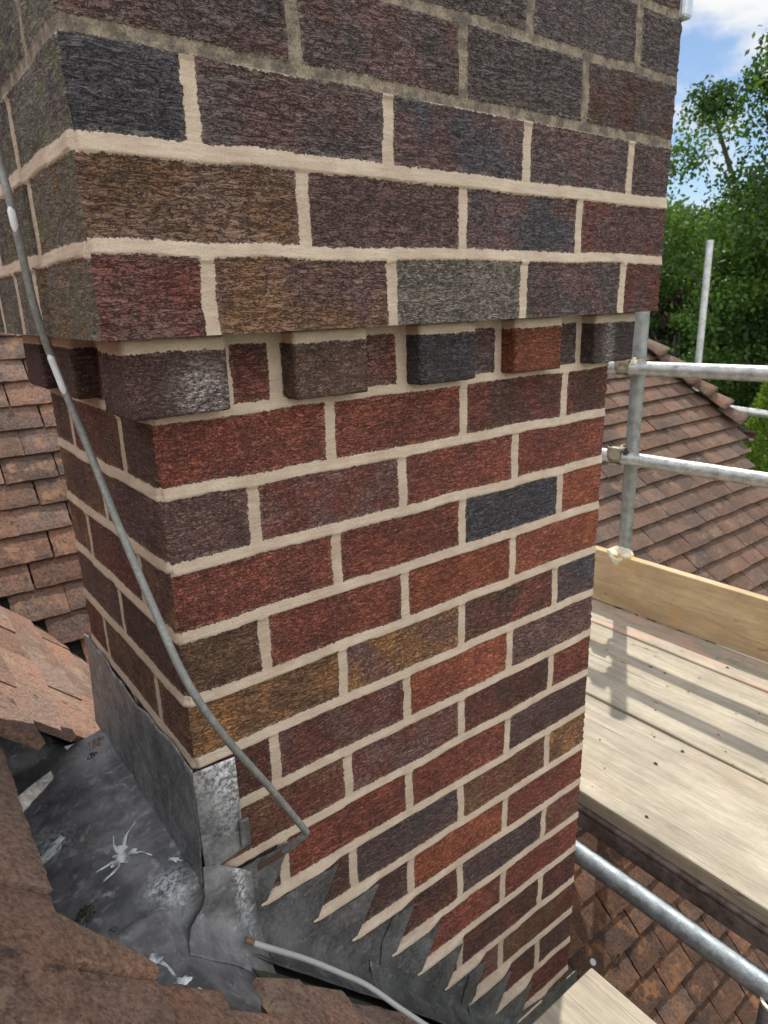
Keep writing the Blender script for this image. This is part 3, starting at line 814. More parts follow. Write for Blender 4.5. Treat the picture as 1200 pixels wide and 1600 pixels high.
# mortar pointed over the lead at every step
for i_, (tx_, ax_) in enumerate(teeth):
    zc = -504 - 84 * (i_ + 1); x0_ = tx_ - 4; x1_ = (teeth[i_ + 1][1] if i_ + 1 < len(teeth) else 700) + 14
    nu_ = int((x1_ - x0_) / 2); nv_ = 10
    a_, b_ = np.meshgrid(np.linspace(0, 1, nu_), np.linspace(-1, 1, nv_))
    xx = x0_ + (x1_ - x0_) * a_; hw = 8.0 * np.clip((xx - x0_) / 12, .12, 1) ** .5 * np.clip((x1_ - xx) / 30, 0, 1) ** .6 + .1
    zz = zc + b_ * hw * (1 + .35 * (vnoise(xx / 5, b_ * 2, 0 * xx, 60 + i_) - .5)) - 1.0 + 1.5 * (vnoise(xx / 40, 0 * xx, 0 * xx, 70 + i_) - .5)
    off = 5.5 if i_ < 3 else (8.5 if i_ < 6 else 11.5)
    yy = -(off + 3.5 - 2.5 * b_) * (1 - np.abs(b_) ** 4) * np.clip((x1_ - xx) / 40, 0, 1) ** .5 + .8 * (fbm(xx / 4, zz / 4, 0 * xx, 66, 3) - .5) + 1.2
    V = np.stack([xx, yy, zz], -1).reshape(-1, 3); idx = np.arange(nu_ * nv_).reshape(nv_, nu_)
    F = np.stack([idx[:-1, :-1], idx[:-1, 1:], idx[1:, 1:], idx[1:, :-1]], -1).reshape(-1, 4)
    k_ = len(V)
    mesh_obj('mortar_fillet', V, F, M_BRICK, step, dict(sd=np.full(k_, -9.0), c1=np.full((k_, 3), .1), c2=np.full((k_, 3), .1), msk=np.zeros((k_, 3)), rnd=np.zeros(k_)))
sheet('turned_out_edge', f_turn(28, 250, 42, 46, 6), 60, 14, step, None, 2.2, None, M_LEADD)
sheet('turned_out_edge', f_turn(236, 470, 44, 60, 9), 60, 14, step, None, 2.2, None, M_LEADD)
sheet('turned_out_edge', f_turn(455, 800, 60, 90, 12), 60, 14, step, None, 2.2, None, M_LEADD)

# ------------------------------------------------------------------ tiles
def tile_quad(V, F, A, P, th, tint, seed, nu=9, nv=7, rough=1.5, bow=2.0, nrm=None):
    """P: 4 corners (3D, mm) order: head-left, head-right, tail-right, tail-left. nrm: surface normal"""
    P = [np.array(p, float) for p in P]
    a, b = np.meshgrid(np.linspace(0, 1, nu), np.linspace(0, 1, nv))
    a_ = a[..., None]; b_ = b[..., None]
    top_ = (P[0] * (1 - a_) + P[1] * a_) * (1 - b_) + (P[3] * (1 - a_) + P[2] * a_) * b_
    e1 = P[1] - P[0]; e1 = e1 / np.linalg.norm(e1); e2 = P[3] - P[0]; e2 = e2 / np.linalg.norm(e2)
    u_ = top_ @ e1; v_ = top_ @ e2
    edge = np.minimum(np.minimum(a, 1 - a), np.minimum(b, 1 - b)); isedge = edge < 1e-6
    n_ = fbm(u_ / 14 + seed, v_ / 14, 0 * u_, 55, 3) - .5; n2_ = fbm(u_ / 10, v_ / 10 + seed, 0 * u_, 57, 3) - .5
    top_ = top_ + nrm * (rough * 1.4 * n_ + bow * (1 - (2 * a - 1) ** 2) * .5)[..., None] + (e2 * (rough * 2.2 * n2_ * isedge)[..., None]) + (e1 * (rough * 1.6 * n_ * isedge)[..., None])
    top_ = top_ - nrm * (1.6 * isedge)[..., None]
    bot = top_ - nrm * th
    base = len(V); n = nu * nv
    V.extend(top_.reshape(-1, 3).tolist()); V.extend(bot.reshape(-1, 3).tolist()); A.extend([tint] * (2 * n))
    for j in range(nv - 1):
        for i in range(nu - 1):
            k = base + j * nu + i; F.append((k, k + nu, k + nu + 1, k + 1))
    rim = [j * nu for j in range(nv)] + [(nv - 1) * nu + i for i in range(1, nu)] + [j * nu + nu - 1 for j in range(nv - 2, -1, -1)] + [i for i in range(nu - 2, 0, -1)]
    for i in range(len(rim)):
        p = base + rim[i]; q = base + rim[(i + 1) % len(rim)]; F.append((p, p + n, q + n, q))
def rtint(lo=.78, hi=1.22, warm=.08):
    k = random.uniform(lo, hi); w_ = random.uniform(-warm, warm); return (k * (1 + w_), k, k * (1 - w_))

def tile_plane(name, O, e, dn, wd, g, u_rng, v_rng, keep, mat, parent, phase=(0, 0), th=11, ov=26, lift=5, nu=5, nv=4, rough=1.2, jit=2.0, gap=2.5, lt=(.78, 1.22)):
    """tile lattice: O lattice origin at a tail joint; e eaves dir; dn downslope dir"""
    O = np.array(O, float); e = np.array(e, float); e /= np.linalg.norm(e); dn = np.array(dn, float); dn /= np.linalg.norm(dn)
    nrm = np.cross(e, dn); nrm = nrm if nrm[2] > 0 else -nrm
    V = []; F = []; A = []; cnt = 0
    for v in range(*v_rng):
        off = phase[0] + (.5 if v % 2 else 0)
        for u in range(*u_rng):
            ua = (u + off) * wd; ub = ua + wd - gap
            tail = v * g; head = tail - g - ov
            c = O + e * (ua + ub) / 2 + dn * (tail - g / 2)
            if not keep(c): continue
            j = [random.uniform(-jit, jit) for _ in range(4)]; hz = random.uniform(0, 2.5)
            def pt(uu, vv, l): return O + e * uu + dn * vv + nrm * (l + hz)
            fr = (tail - head) / (g + ov)
            P = [pt(ua + j[0], head, th * .15), pt(ub + j[0], head, th * .15), pt(ub + j[0], tail + j[1], th + lift + j[2] * .5), pt(ua + j[0], tail + j[1] + j[3] * .4, th + lift)]
            tile_quad(V, F, A, P, th, rtint(*lt), random.random() * 50, nu, nv, rough, 2.0, nrm); cnt += 1
    return mesh_obj(name, V, F, mat, parent, dict(tint=A), False)

# --- main roof slope: falls to +x under the chimney
NR = np.array([SL, 0, 1]) / math.hypot(SL, 1)
main = empty('tiled_roof', (0, 600, -560), 'weathered clay tiled roof slope carrying the brick chimney, stained brown in the foreground', 'roof')
# valley planes used as limits
AO = np.array([47.5, 1579.4, -9.7]); ATH = R(-1.25); APH = R(53.08)
Ae = np.array([math.cos(ATH), math.sin(ATH), 0]); Ad = np.array([math.sin(ATH) * math.cos(APH), -math.cos(ATH) * math.cos(APH), -math.sin(APH)])
An = np.cross(Ae, Ad); An = An if An[2] > 0 else -An
def zA(x, y): return AO[2] - (An[0] * (x - AO[0]) + An[1] * (y - AO[1])) / An[2]
s3 = math.tan(R(48.22))
def z3(x, y): return -2218 + s3 * (y - 182)
TV = []; TF = []; TA = []
random.seed(11)
def p1(x, y, l=0): return np.array([x, y, roof_z(x)]) + NR * l
GX = 64.0; WY = 165.0
for row in range(-9, 28):
    tx = -184 + GX * row; hx = tx - GX - 20
    hxn = max(hx, 24) if 60 < tx < 80 else hx
    for k in range(-14, 14):
        y1 = -91 - WY * k - (WY / 2 if row % 2 else 0); y0 = y1 - WY + 2.5
        near = tx < 400
        xm = tx - GX / 2
        if y1 < -1500 or y0 > 1500: continue
        # cut to the gutter / chimney
        segs = []
        if tx <= -183: segs = [(y0, y1)]
        elif tx <= -110: lim_lo = -91 if row == 1 else -160
        if tx > -183:
            lo_lim = -162 if tx < 70 else -84
            if row == 1: lo_lim = -91
            hi_lim = 292 if row == 1 else (400 if row == 2 else 446)
            if y0 < lo_lim: segs.append((y0, min(y1, lo_lim)))
            if y1 > hi_lim: segs.append((max(y0, hi_lim), y1))
        for (a, b) in segs:
            if b - a < 12: continue
            cx, cy = xm, (a + b) / 2
            if cy > 480 and zA(cx, cy) > roof_z(cx) + 45: continue
            if z3(cx, cy) > roof_z(cx) + 8: continue
            if cy > 480 and cx > 760: continue
            j = random.uniform(-2, 2); hz = random.uniform(0, 4) + (7 if (row == 0 and cy > -91) else 0) + (5 if row == 1 and cy > -180 else 0)
            bt = b; bh = b
            if row == 1 and abs(b + 91) < 1: bh = -91; bt = -158       # diagonal cut beside the lead
            if row == 1 and a > 200: pass
            hq = hxn if (a < 0 and b > -170) else hx
            P = [p1(hq, bh, hz - 14), p1(hq, a, hz - 14), p1(tx + j, a, hz - 1), p1(tx + j, bt, hz - 1)]
            dense = math.hypot(cx + 150, cy + 150) < 520
            n_ = (26, 14) if dense else (6, 4)
            tile_quad(TV, TF, TA, P, 12, rtint(.82, 1.18), random.random() * 60, n_[0], n_[1], 2.2 if dense else 1.6, 1.0, NR)
mesh_obj('tile_covering', TV, TF, M_TILE_NEAR, main, dict(tint=TA), True).modifiers.new('s', 'EDGE_SPLIT').split_angle = R(35)
mb = MB()
def uq(x0, x1, y0, y1, y1b=None):
    y1b = y1 if y1b is None else y1b
    mb.add([(x0, y0, roof_z(x0, -612)), (x1, y0, roof_z(x1, -612)), (x1, y1b, roof_z(x1, -612)), (x0, y1, roof_z(x0, -612))], [(0, 1, 2, 3)])
uq(-1000, -215, -1500, 2300, 1850); uq(-215, 40, -1500, -225); uq(-215, 40, 462, 1850, 1560); uq(40, 800, -1500, 700, 700); uq(800, 1500, -1500, 700, -100)
mb.build('roof_underlay', M_UNDER, main)
# dark mortar/moss bed between side gutter and the cut tile edge
mb = MB()
for x in range(20, 900, 30):
    mb.add([(x, -50, roof_z(x, -596)), (x + 30, -50, roof_z(x + 30, -596)), (x + 30, -92, roof_z(x + 30, -582)), (x, -92, roof_z(x, -582))], [(0, 1, 2, 3)])
mb.build('side_gutter_bed', M_MOSSD, main)

# --- left rear slope with lit tiles
def keepA(c): return -1700 < c[0] < 700 and c[2] < 700 and c[2] > roof_z(c[0]) - 45
rearroof = empty('tiled_roof', (-100, 1500, 0), 'sunlit orange-mottled clay tiled slope rising behind the left side of the chimney', 'roof')
tile_plane('tile_covering', AO, Ae, Ad, 137.8, 79.3, (-13, 6), (-9, 12), keepA, M_TILE_LEFT, rearroof, (0, 0), 10, 22, 5, 16, 9, 2.2, 2.5, 4.0, (.72, 1.25))
mb = MB(); q = [AO + Ae * a + Ad * b - An * 14 for a, b in ((-1800, -900), (800, -900), (800, 1500), (-1800, 1500))]
mb.add([tuple(p) for p in q], [(0, 1, 2, 3)]); mb.build('roof_underlay', M_UNDER, rearroof)

# --- low slope under the scaffold
lowroof = empty('tiled_roof', (1650, 182, -2218), 'rust-brown mossy clay tiled slope below the scaffold boards', 'roof')
def keep3(c): return c[0] < 2700 and c[1] < 900 and c[1] > -700 and c[2] > roof_z(c[0]) - 40
d3 = (0, -math.cos(R(48.22)), -math.sin(R(48.22)))
tile_plane('tile_covering', (1647.8, 182, -2218.1), (1, 0, 0), d3, 165, 100, (-5, 7), (-12, 13), keep3, M_TILE_LOW, lowroof, (0, 0), 13, 26, 7, 12, 8, 2.4, 3.5, 4.5, (.6, 1.35))
mb = MB(); mb.add([(1000, -700, -2218 + s3 * -882 - 16), (2750, -700, -2218 + s3 * -882 - 16), (2750, 930, -2218 + s3 * 748 - 16), (1000, 930, -2218 + s3 * 748 - 16)], [(0, 1, 2, 3)])
mb.build('roof_underlay', M_UNDER, lowroof)
random.seed(5)
for k_ in range(9):
    x = random.uniform(1350, 1900); y = random.uniform(-60, 350)
    clump('moss_lump', (x, y, z3(x, y) + 16), random.uniform(14, 26), lowroof, M_MOSSD, 60, k_, .5)
mb = MB(); mb.tube([(1402, 330, z3(1402, 330) + 20), (1402, 327, z3(1402, 330) + 26)], 11, 14); mb.build('paint_spot', M_CABLEW, lowroof)

# --- neighbouring hipped roof on the right
PH = R(43.81); s2 = math.tan(PH)
O2 = np.array([3373.2, 1454.0, -575.4])
def z2(y): return O2[2] + s2 * (y - O2[1])
hippts = [(3900, 1905), (3960, 1850), (4017, 1720), (4063, 1625), (4141, 1557), (4190, 1480), (4215, 1393)]
edge2 = [(3700, 2020), (3892, 1895), (3950, 1840), (4000, 1740), (4050, 1640), (4110, 1560), (4175, 1480), (4205, 1400), (4059, 1318), (4001, 1170), (3889, 991), (3780, 800), (3700, 650)]
def xmax2(y):
    for (xa, ya), (xb, yb) in zip(edge2[:-1], edge2[1:]):
        if yb <= y <= ya: return xa + (xb - xa) * (ya - y) / max(ya - yb, 1e-6)
    return 3700
def keep2(c): return 1990 < c[0] < xmax2(c[1]) + 30 and 640 < c[1] < 1965
farroof = empty('tiled_roof', (3300, 1450, -600), 'plain brown clay tiled hipped roof beyond the scaffold rails', 'roof')
random.seed(3)
tile_plane('tile_covering', O2, (1, 0, 0), (0, -math.cos(PH), -math.sin(PH)), 165, 100, (-9, 7), (-8, 13), keep2, M_TILE_FAR, farroof, (.0, 0), 16, 26, 11, 6, 5, 2.2, 3.0, 3.5, (.78, 1.2))
# carcass: underlay, far slopes, walls
yr = 1965; zr = z2(yr) - 16
mb = MB(); mb.add([(1990, 640, z2(640) - 14), (3700, 640, z2(640) - 14), (3780, 800, z2(800) - 14), (4059, 1318, z2(1318) - 14), (4205, 1393, z2(1393) - 14), (3880, 1940, z2(1940) - 14), (1990, 1965, zr)], [(0, 1, 2, 3, 4, 5, 6)])
mb.add([(1990, 1966, zr), (3860, 1966, zr), (4200, 3400, z2(1393) - 14), (1990, 3400, z2(1393) - 40)], [(0, 1, 2, 3)])
mb.add([(3875, 1945, z2(1940) - 14), (4207, 1393, z2(1393) - 14), (4420, 1400, z2(1393) - 60), (4420, 3300, z2(1393) - 60), (4200, 3400, z2(1393) - 30), (3862, 1966, zr)], [(0, 1, 2, 3, 4, 5)])
mb.build('roof_deck', M_TILE_FAR, farroof)
mb = MB(); mb.box((2000, 700, -5900), (3650, 3200, z2(700) - 60)); mb.box((2000, 1400, -5900), (4240, 3200, z2(1393) - 60)); mb.build('house_wall', M_WALL, farroof)
# bonnet hip tiles
hp = [np.array([x, y, z2(y) + 18]) for x, y in hippts]
cum = [0]
for a, b in zip(hp[:-1], hp[1:]): cum.append(cum[-1] + np.linalg.norm(b - a))
def hipat(s):
    for i in range(len(hp) - 1):
        if s <= cum[i + 1]: t = (s - cum[i]) / (cum[i + 1] - cum[i]); return hp[i] * (1 - t) + hp[i + 1] * t
    return hp[-1]
nb_ = 6; axis = hp[-1] - hp[0]; axis /= np.linalg.norm(axis)
side = np.cross(axis, [0, 0, 1]); side /= np.linalg.norm(side); upv = np.cross(side, axis)
for i in range(nb_):
    tail = hipat(cum[-1] * (i + 1) / nb_) ; head = tail - axis * 150
    V = []; F = []; nn_ = 12; nr_ = 6
    for layer in (0, 1):
        for j in range(nr_):
            t = j / (nr_ - 1); c = head * (1 - t) + tail * t; r = 62 + 62 * t - 12 * layer
            for k in range(nn_):
                g = math.pi * (.02 + .96 * k / (nn_ - 1)); q = c + side * r * math.cos(g) * 1.1 + upv * (r * math.sin(g) * .62 + 10 * t - 6 * layer)
                q = q + axis * (22 * math.sin(g)) * t
                V.append(q + np.array([random.uniform(-1.2, 1.2) for _ in range(3)]))
    n = nn_ * nr_
    for L_ in (0, 1):
        for j in range(nr_ - 1):
            for k in range(nn_ - 1):
                a = L_ * n + j * nn_ + k; F.append((a, a + 1, a + nn_ + 1, a + nn_))
    for k in range(nn_ - 1):
        a = (nr_ - 1) * nn_ + k; F.append((a, a + 1, a + 1 + n, a + n))
    mesh_obj('bonnet_tile', V, F, M_TILE_FAR, farroof, dict(tint=[rtint(.9, 1.25)] * len(V)))
# gutter along the far eaves
mb = MB(); g0 = (4330, 1330, -712); V = []; n = 14
for yy in (1330, 3300):
    for r in (58, 54):
        for k in range(n):
            g = math.pi + math.pi * k / (n - 1); V.append((4330 + r * math.cos(g), yy, -690 + r * math.sin(g)))
F = []
for k in range(n - 1):
    F += [(k, k + 1, 2 * n + k + 1, 2 * n + k), (n + k, n + k + 1, 3 * n + k + 1, 3 * n + k), (k, k + 1, n + k + 1, n + k), (2 * n + k, 2 * n + k + 1, 3 * n + k + 1, 3 * n + k)]
mb.add(V, F); mb.build('gutter', M_GUTTER, farroof, label='glossy brown half-round gutter end')

# ------------------------------------------------------------------ scaffold
ZP = -963.0
def plank(x0, x1, ya, yb, zt, th, mat, label, group, seed, pinky=False, axis='Y'):
    rr = random.Random(seed); nx_, ny_ = 8, 60; V = []; F = []
    dz = rr.uniform(-1.5, 1.5)
    prof = [(x0, zt - th), (x0 - 0, zt - 5), (x0 + 1.5, zt - 1.5), (x0 + 5, zt)] + [(x0 + 5 + (x1 - x0 - 10) * i / 7, zt) for i in range(1, 7)] + [(x1 - 5, zt), (x1 - 1.5, zt - 1.5), (x1, zt - 5), (x1, zt - th)]
    k = len(prof); ox = []
    for j in range(ny_ + 1):
        y = ya + (yb - ya) * j / ny_
        w1_ = 2.4 * (float(vnoise(y / 160, seed, 0)) - .5); w2_ = 2.4 * (float(vnoise(y / 160, seed + 9, 0)) - .5)
        for i, (x, z) in enumerate(prof):
            e_ = w1_ if i < 4 else (w2_ if i > k - 5 else 0)
            V.append((x + e_, y, z + dz * .5 + (2.2 * (float(vnoise(x / 60, y / 200, seed)) - .5) if 0 < i < k - 1 else 0)))
            ox.append(1.0 if pinky else 0.0)
    for j in range(ny_):
        for i in range(k):
            a = j * k + i; b_ = j * k + (i + 1) % k; F.append((a, b_, b_ + k, a + k))
    F.append(tuple(range(k))); F.append(tuple(ny_ * k + i for i in range(k))[::-1])
    o = mesh_obj('scaffold_board', V, F, mat, None, dict(ox=ox), False)
    return tag(o, label, 'scaffold board', group)
gB = 'scaffold boards of the working platform'
plank(974, 1341, -1500, 2200, ZP, 36, M_WOOD, 'broad bleached scaffold board at the open edge of the platform, above the dark brown rail', gB, 1)
plank(1349, 1548.7, -1500, 2200, ZP + 1, 36, M_WOOD, 'middle scaffold board crossed by the near rail shadow', gB, 3)
plank(1549.1, 1757, -1500, 2200, ZP + 0, 36, M_WOOD, 'scaffold board crossed by the post and upper rail shadows', gB, 4)
plank(1763, 1928, -1500, 2200, ZP + .7, 36, M_WOOD, 'narrow pink-stained scaffold board against the toe board', gB, 5, True)
mb = MB(); mb.box((1930, -1500, ZP + 2), (1966, 2200, ZP + 211))
o = mb.build('toe_board', M_TOE, None, bevel=3); tag(o, 'tan upright timber toe board along the back of the scaffold platform', 'toe board')
# cracked split line on the toe board is in the material; brown rail under the near board
mb = MB(); mb.box((966, -1500, -1062), (1012, 2200, -1018)); mb.box((962, -1500, -1012), (1006, 2200, -1001))
o = mb.build('dark_rail', M_DARKW, None, bevel=4); tag(o, 'dark brown metal rail running under the near edge of the scaffold boards', 'rail')
# end board near the chimney foot
def endboard():
    nx_, ny_ = 14, 60; x0, x1, ya, yb, zt, th = 400, 562, -900, -199, -900, 36
    mb_ = MB(); mb_.box((x0 - 60, ya, zt - th), (x1, yb, zt)); o = mb_.build('scaffold_board', M_WOOD, None, bevel=3)
    return o
o = endboard(); tag(o, 'short pale scaffold board end at the chimney foot, half in shade', 'scaffold board')
o.data.attributes.new('ox', 'FLOAT', 'POINT')

mb = MB(); rr = random.Random(3)
for _ in range(52):
    x = rr.uniform(985, 1900); y = rr.uniform(-420, 900) if rr.random() < .7 else rr.uniform(-150, 250); r_ = rr.choice([1.2, 1.6, 2, 2.4, 4])
    P_ = [(x + r_ * math.cos(g) * rr.uniform(.5, 1.5), y + r_ * 1.6 * math.sin(g) * rr.uniform(.5, 1.3), ZP + 1.6) for g in (0, 1.2, 2.4, 3.6, 4.9)]
    mb.add(P_ + [(x, y, ZP + 2 + r_ * .9)], [(0, 1, 5), (1, 2, 5), (2, 3, 5), (3, 4, 5), (4, 0, 5)])
o = mb.build('debris', M_MOSSD); o['kind'] = 'stuff'; tag(o, 'dark crumbs of moss and grit scattered over the boards', 'debris')

def pole(name, p0, p1, mat, label, cat, group=None, r=24.15):
    mb_ = MB(); mb_.pipe(p0, p1, r, r - 4); o = mb_.build(name, mat, None, True); return tag(o, label, cat, group)
pole('scaffold_pole', (1988.5, 692, -5950), (1994.5, 712, 330), M_GALVD, 'dull grey upright scaffold pole behind the toe board, crossed by both guard rails', 'scaffold pole')
pole('guard_rail', (1925, -1500, -15), (1925, 1250, -63), M_GALV, 'upper galvanised guard rail fixed to the dull grey upright', 'guard rail', 'guard rails of the scaffold')
pole('guard_rail', (1925, -1500, -335), (1925, 1250, -383), M_GALV, 'middle galvanised guard rail, just above the toe board', 'guard rail', 'guard rails of the scaffold')
pole('scaffold_pole', (4790, 1997, 545), (3150, 1000, -5900) if False else (4500, 1795, -5900), M_GALV, 'thin distant upright scaffold pole standing against the trees', 'scaffold pole')
pole('guard_rail', (4420 - 348, 1583 + 292, -565 + 76), (4652 + 700, 1388 - 588, -616 - 150), M_GALV, 'short stretch of distant rail beyond the hip of the brown roof', 'guard rail', 'guard rails of the scaffold', 27)
pole('ledger_tube', (917, -700, -1083), (917, 1500, -1083), M_GALVB, 'thick blue-grey scaffold tube running low under the boards over the rusty tiles', 'scaffold tube')
pole('scaffold_pole', (905, -372, -1090), (905, -372, -5900), M_GALVB, 'open-topped scaffold pole at the bottom right corner with a white rim', 'scaffold pole')
mb = MB(); mb.pipe((905, -372, -1092), (905, -372, -1086), 25.2, 19); o = mb.build('pole_rim', M_PUTTY, None, True)
par = bpy.data.objects['scaffold_pole.002'] if 'scaffold_pole.002' in bpy.data.objects else None
if par: o.parent = par

def coupler(loc, label, axis='Y', white=False):
    x, y, z = loc; c = empty('pipe_coupler', loc, label, 'pipe coupler', 'couplers of the scaffold')
    m_ = MB(); m_.pipe((x + 0, y - 22, z), (x, y + 22, z), 31, 24.6); m_.box((x + 28, y - 17, z - 18), (x + 44, y + 17, z + 18)); m_.box((x - 22, y - 20, z + 24), (x - 2, y + 20, z + 31)); m_.box((x - 26, y - 20, z - 32), (x - 6, y + 20, z - 26))
    m_.build('clamp_body', M_RUST, c, True)
    m_ = MB(); m_.pipe((x + 67, y, z - 24), (x + 67, y, z + 24), 31, 24.6); m_.build('upright_clamp', M_RUST, c, True)
    m_ = MB(); m_.tube([(x - 12, y - 40, z + 34), (x - 12, y - 40, z - 6)], 6, 8); m_.tube([(x - 12, y - 40, z + 12), (x - 12, y - 40, z + 24)], 12, 6)
    m_.build('bolt', M_BLACKM if not white else M_PUTTY, c)
    m_ = MB(); m_.tube([(x - 8, y + 30, z + 40), (x - 14, y + 34, z + 10)], 5, 8); m_.tube([(x - 10, y + 31, z + 24), (x - 11, y + 32, z + 34)], 11, 6)
    m_.build('bolt', M_BLACKM if not white else M_PUTTY, c)
    m_ = MB(); m_.box((x - 32, y - 26, z - 10), (x - 26, y + 26, z + 34)); m_.build('flap', M_RUST, c, bevel=3)
    return c
coupler((1925, 718, -49), 'cream pipe coupler joining the upper guard rail to the upright', white=True)
coupler((1925, 722, -368), 'rusty pipe coupler with black bolts joining the middle guard rail to the upright')
# foam lump around the pole at the toe board
bm = bmesh.new(); bmesh.ops.create_icosphere(bm, subdivisions=5, radius=1)
V = np.array([v.co[:] for v in bm.verts]); F = [tuple(v.index for v in f.verts) for f in bm.faces]; bm.free()
P = V * np.array([34, 50, 24]); P = P * (1 + .35 * (fbm(V[:, 0] * 2 + 4, V[:, 1] * 2, V[:, 2] * 2, 5, 3) - .5))[:, None]
P[:, 2] -= 26 * np.exp(-((V[:, 1] + .05) / .5) ** 2) * (V[:, 0] < 0)
o = mesh_obj('foam_cap', P + np.array([1958, 702, -752]), F, M_PUTTY); tag(o, 'cream foam lump wrapped round the upright where it meets the toe board', 'foam cap')
# coupler at lower right, mostly out of frame
c = empty('pipe_coupler', (905, -372, -1190), 'white-painted pipe coupler on the open-topped pole at the bottom right corner', 'pipe coupler', 'couplers of the scaffold')
mb = MB(); mb.pipe((905, -372, -1178), (905, -372, -1230), 33, 24.8); mb.build('clamp_body', M_PUTTY, c, True)
mb = MB(); mb.tube([(868, -352, -1165), (862, -362, -1185), (866, -385, -1210), (880, -400, -1240)], [6, 11, 9, 5], 10); mb.build('clamp_lever', M_PUTTY, c, True)

# ------------------------------------------------------------------ cable
def smooth_path(P, n=12):
    P = [np.array(p, float) for p in P]; out_ = []
    for i in range(len(P) - 1):
        p0 = P[max(i - 1, 0)]; p1_ = P[i]; p2 = P[i + 1]; p3 = P[min(i + 2, len(P) - 1)]
        for k in range(n):
            t = k / n; out_.append(.5 * ((2 * p1_) + (-p0 + p2) * t + (2 * p0 - 5 * p1_ + 4 * p2 - p3) * t * t + (-p0 + 3 * p1_ - 3 * p2 + p3) * t ** 3))
    out_.append(P[-1]); return out_
cab = empty('aerial_cable', (-40, 100, 0), 'slack grey aerial cable hanging down the chimney corner and doubling back under the flashing', 'cable')
path = smooth_path([(-66, 300, 760), (-66, 190, 540), (-70, 146, 399), (-70, 143, 340), (-69, 130, 291), (-62, 134, 190), (-49, 135, 120), (-38, 102, 40), (-37, 34, -31), (-36, -46, -102),
                    (-31, -100, -161), (-2, -110, -235), (50, -96, -334), (98, -80, -430)])
tip = smooth_path([(98, -80, -430), (102.5, -78, -441), (97, -70, -453), (86, -42, -488), (67, -6, -527), (58, 3, -545)])
mb = MB(); mb.tube(path + tip[1:len(tip) * 3 // 5], 4.2, 12); mb.build('sheath', M_CABLE, cab, True)
mb = MB(); mb.tube(tip[len(tip) * 3 // 5 - 1:], 4.0, 12); mb.build('cable_end', M_CABLEB, cab, True, label='brown stained end of the cable')
i0 = [i for i, p in enumerate(path) if p[2] < 152][0]; i1 = [i for i, p in enumerate(path) if p[2] < 96][0]
mb = MB(); mb.tube([p + np.array([-1.2, -1.5, 0]) for p in path[i0:i1]], [3.9 if 0 < k < i1 - i0 - 1 else 1.5 for k in range(i1 - i0)], 12); mb.build('paint_smear', M_CABLEW, cab, True)
i0 = [i for i, p in enumerate(path) if p[2] < 300][0]; i1 = [i for i, p in enumerate(path) if p[2] < 262][0]
mb = MB(); mb.tube([p + np.array([-1.2, -1.5, 0]) for p in path[i0:i1]], [3.9 if 0 < k < i1 - i0 - 1 else 1.5 for k in range(i1 - i0)], 12); mb.build('paint_smear', M_CABLEW, cab, True)
def rz(x, y, h): return (x, y, roof_z(x, -560) + h)
p2 = smooth_path([rz(22, -44, 0), rz(36, -52, 5), rz(60, -56, 10), rz(100, -58, 14), rz(140, -70, 20), rz(180, -84, 24), rz(220, -114, 22), rz(265, -146, 22), rz(320, -180, 22), rz(400, -215, 22)])
cab2 = empty('aerial_cable', (150, -80, -700), 'pale grey cable lying over the tiles below the step flashing', 'cable')
mb = MB(); mb.tube(p2[8:], 4.0, 12); mb.build('sheath', mat_plain('pale_grey_cable', (.33, .335, .32), .5, 0, .15, 400, .0002), cab2, True)
mb = MB(); mb.tube(p2[:9], 3.9, 12); mb.build('cable_end', M_CABLEB, cab2, True)

# ------------------------------------------------------------------ ground and trees
mb = MB(); mb.add([(-400000, -400000, -6000), (400000, -400000, -6000), (400000, 400000, -6000), (-400000, 400000, -6000)], [(0, 1, 2, 3)])
struct(mb.build('ground', M_GRASS))

def leaves(centres, radii, n_per, size, seed, squash=.8, shell=.55, conif=False):
    g = np.random.default_rng(seed); P = []
    for (c, r, n) in zip(centres, radii, n_per):
        d = g.normal(size=(n, 3)); d /= np.linalg.norm(d, axis=1)[:, None]
        rad = r * (shell + (1 - shell) * g.random(n)) * (1 + .25 * g.normal(size=n) * .5)
        p = d * rad[:, None]; p[:, 2] *= squash; P.append(p + np.array(c))
    P = np.concatenate(P); n = len(P)
    a = g.normal(size=(n, 3)); a /= np.linalg.norm(a, axis=1)[:, None]
    b = np.cross(a, g.normal(size=(n, 3))); b /= np.linalg.norm(b, axis=1)[:, None]
    s = size * (.6 + .8 * g.random(n))[:, None]
    V = np.stack([P - a * s, P + b * s * .55, P + a * s, P - b * s * .55], 1).reshape(-1, 3)
    F = np.arange(4 * n).reshape(n, 4)
    ct = np.repeat(.5 + .34 * g.normal(size=len(n_per)), n_per)
    tint = np.repeat(np.clip(ct + .14 * g.normal(size=n), 0, 1), 4)
    return V, F, np.stack([tint] * 3, -1)

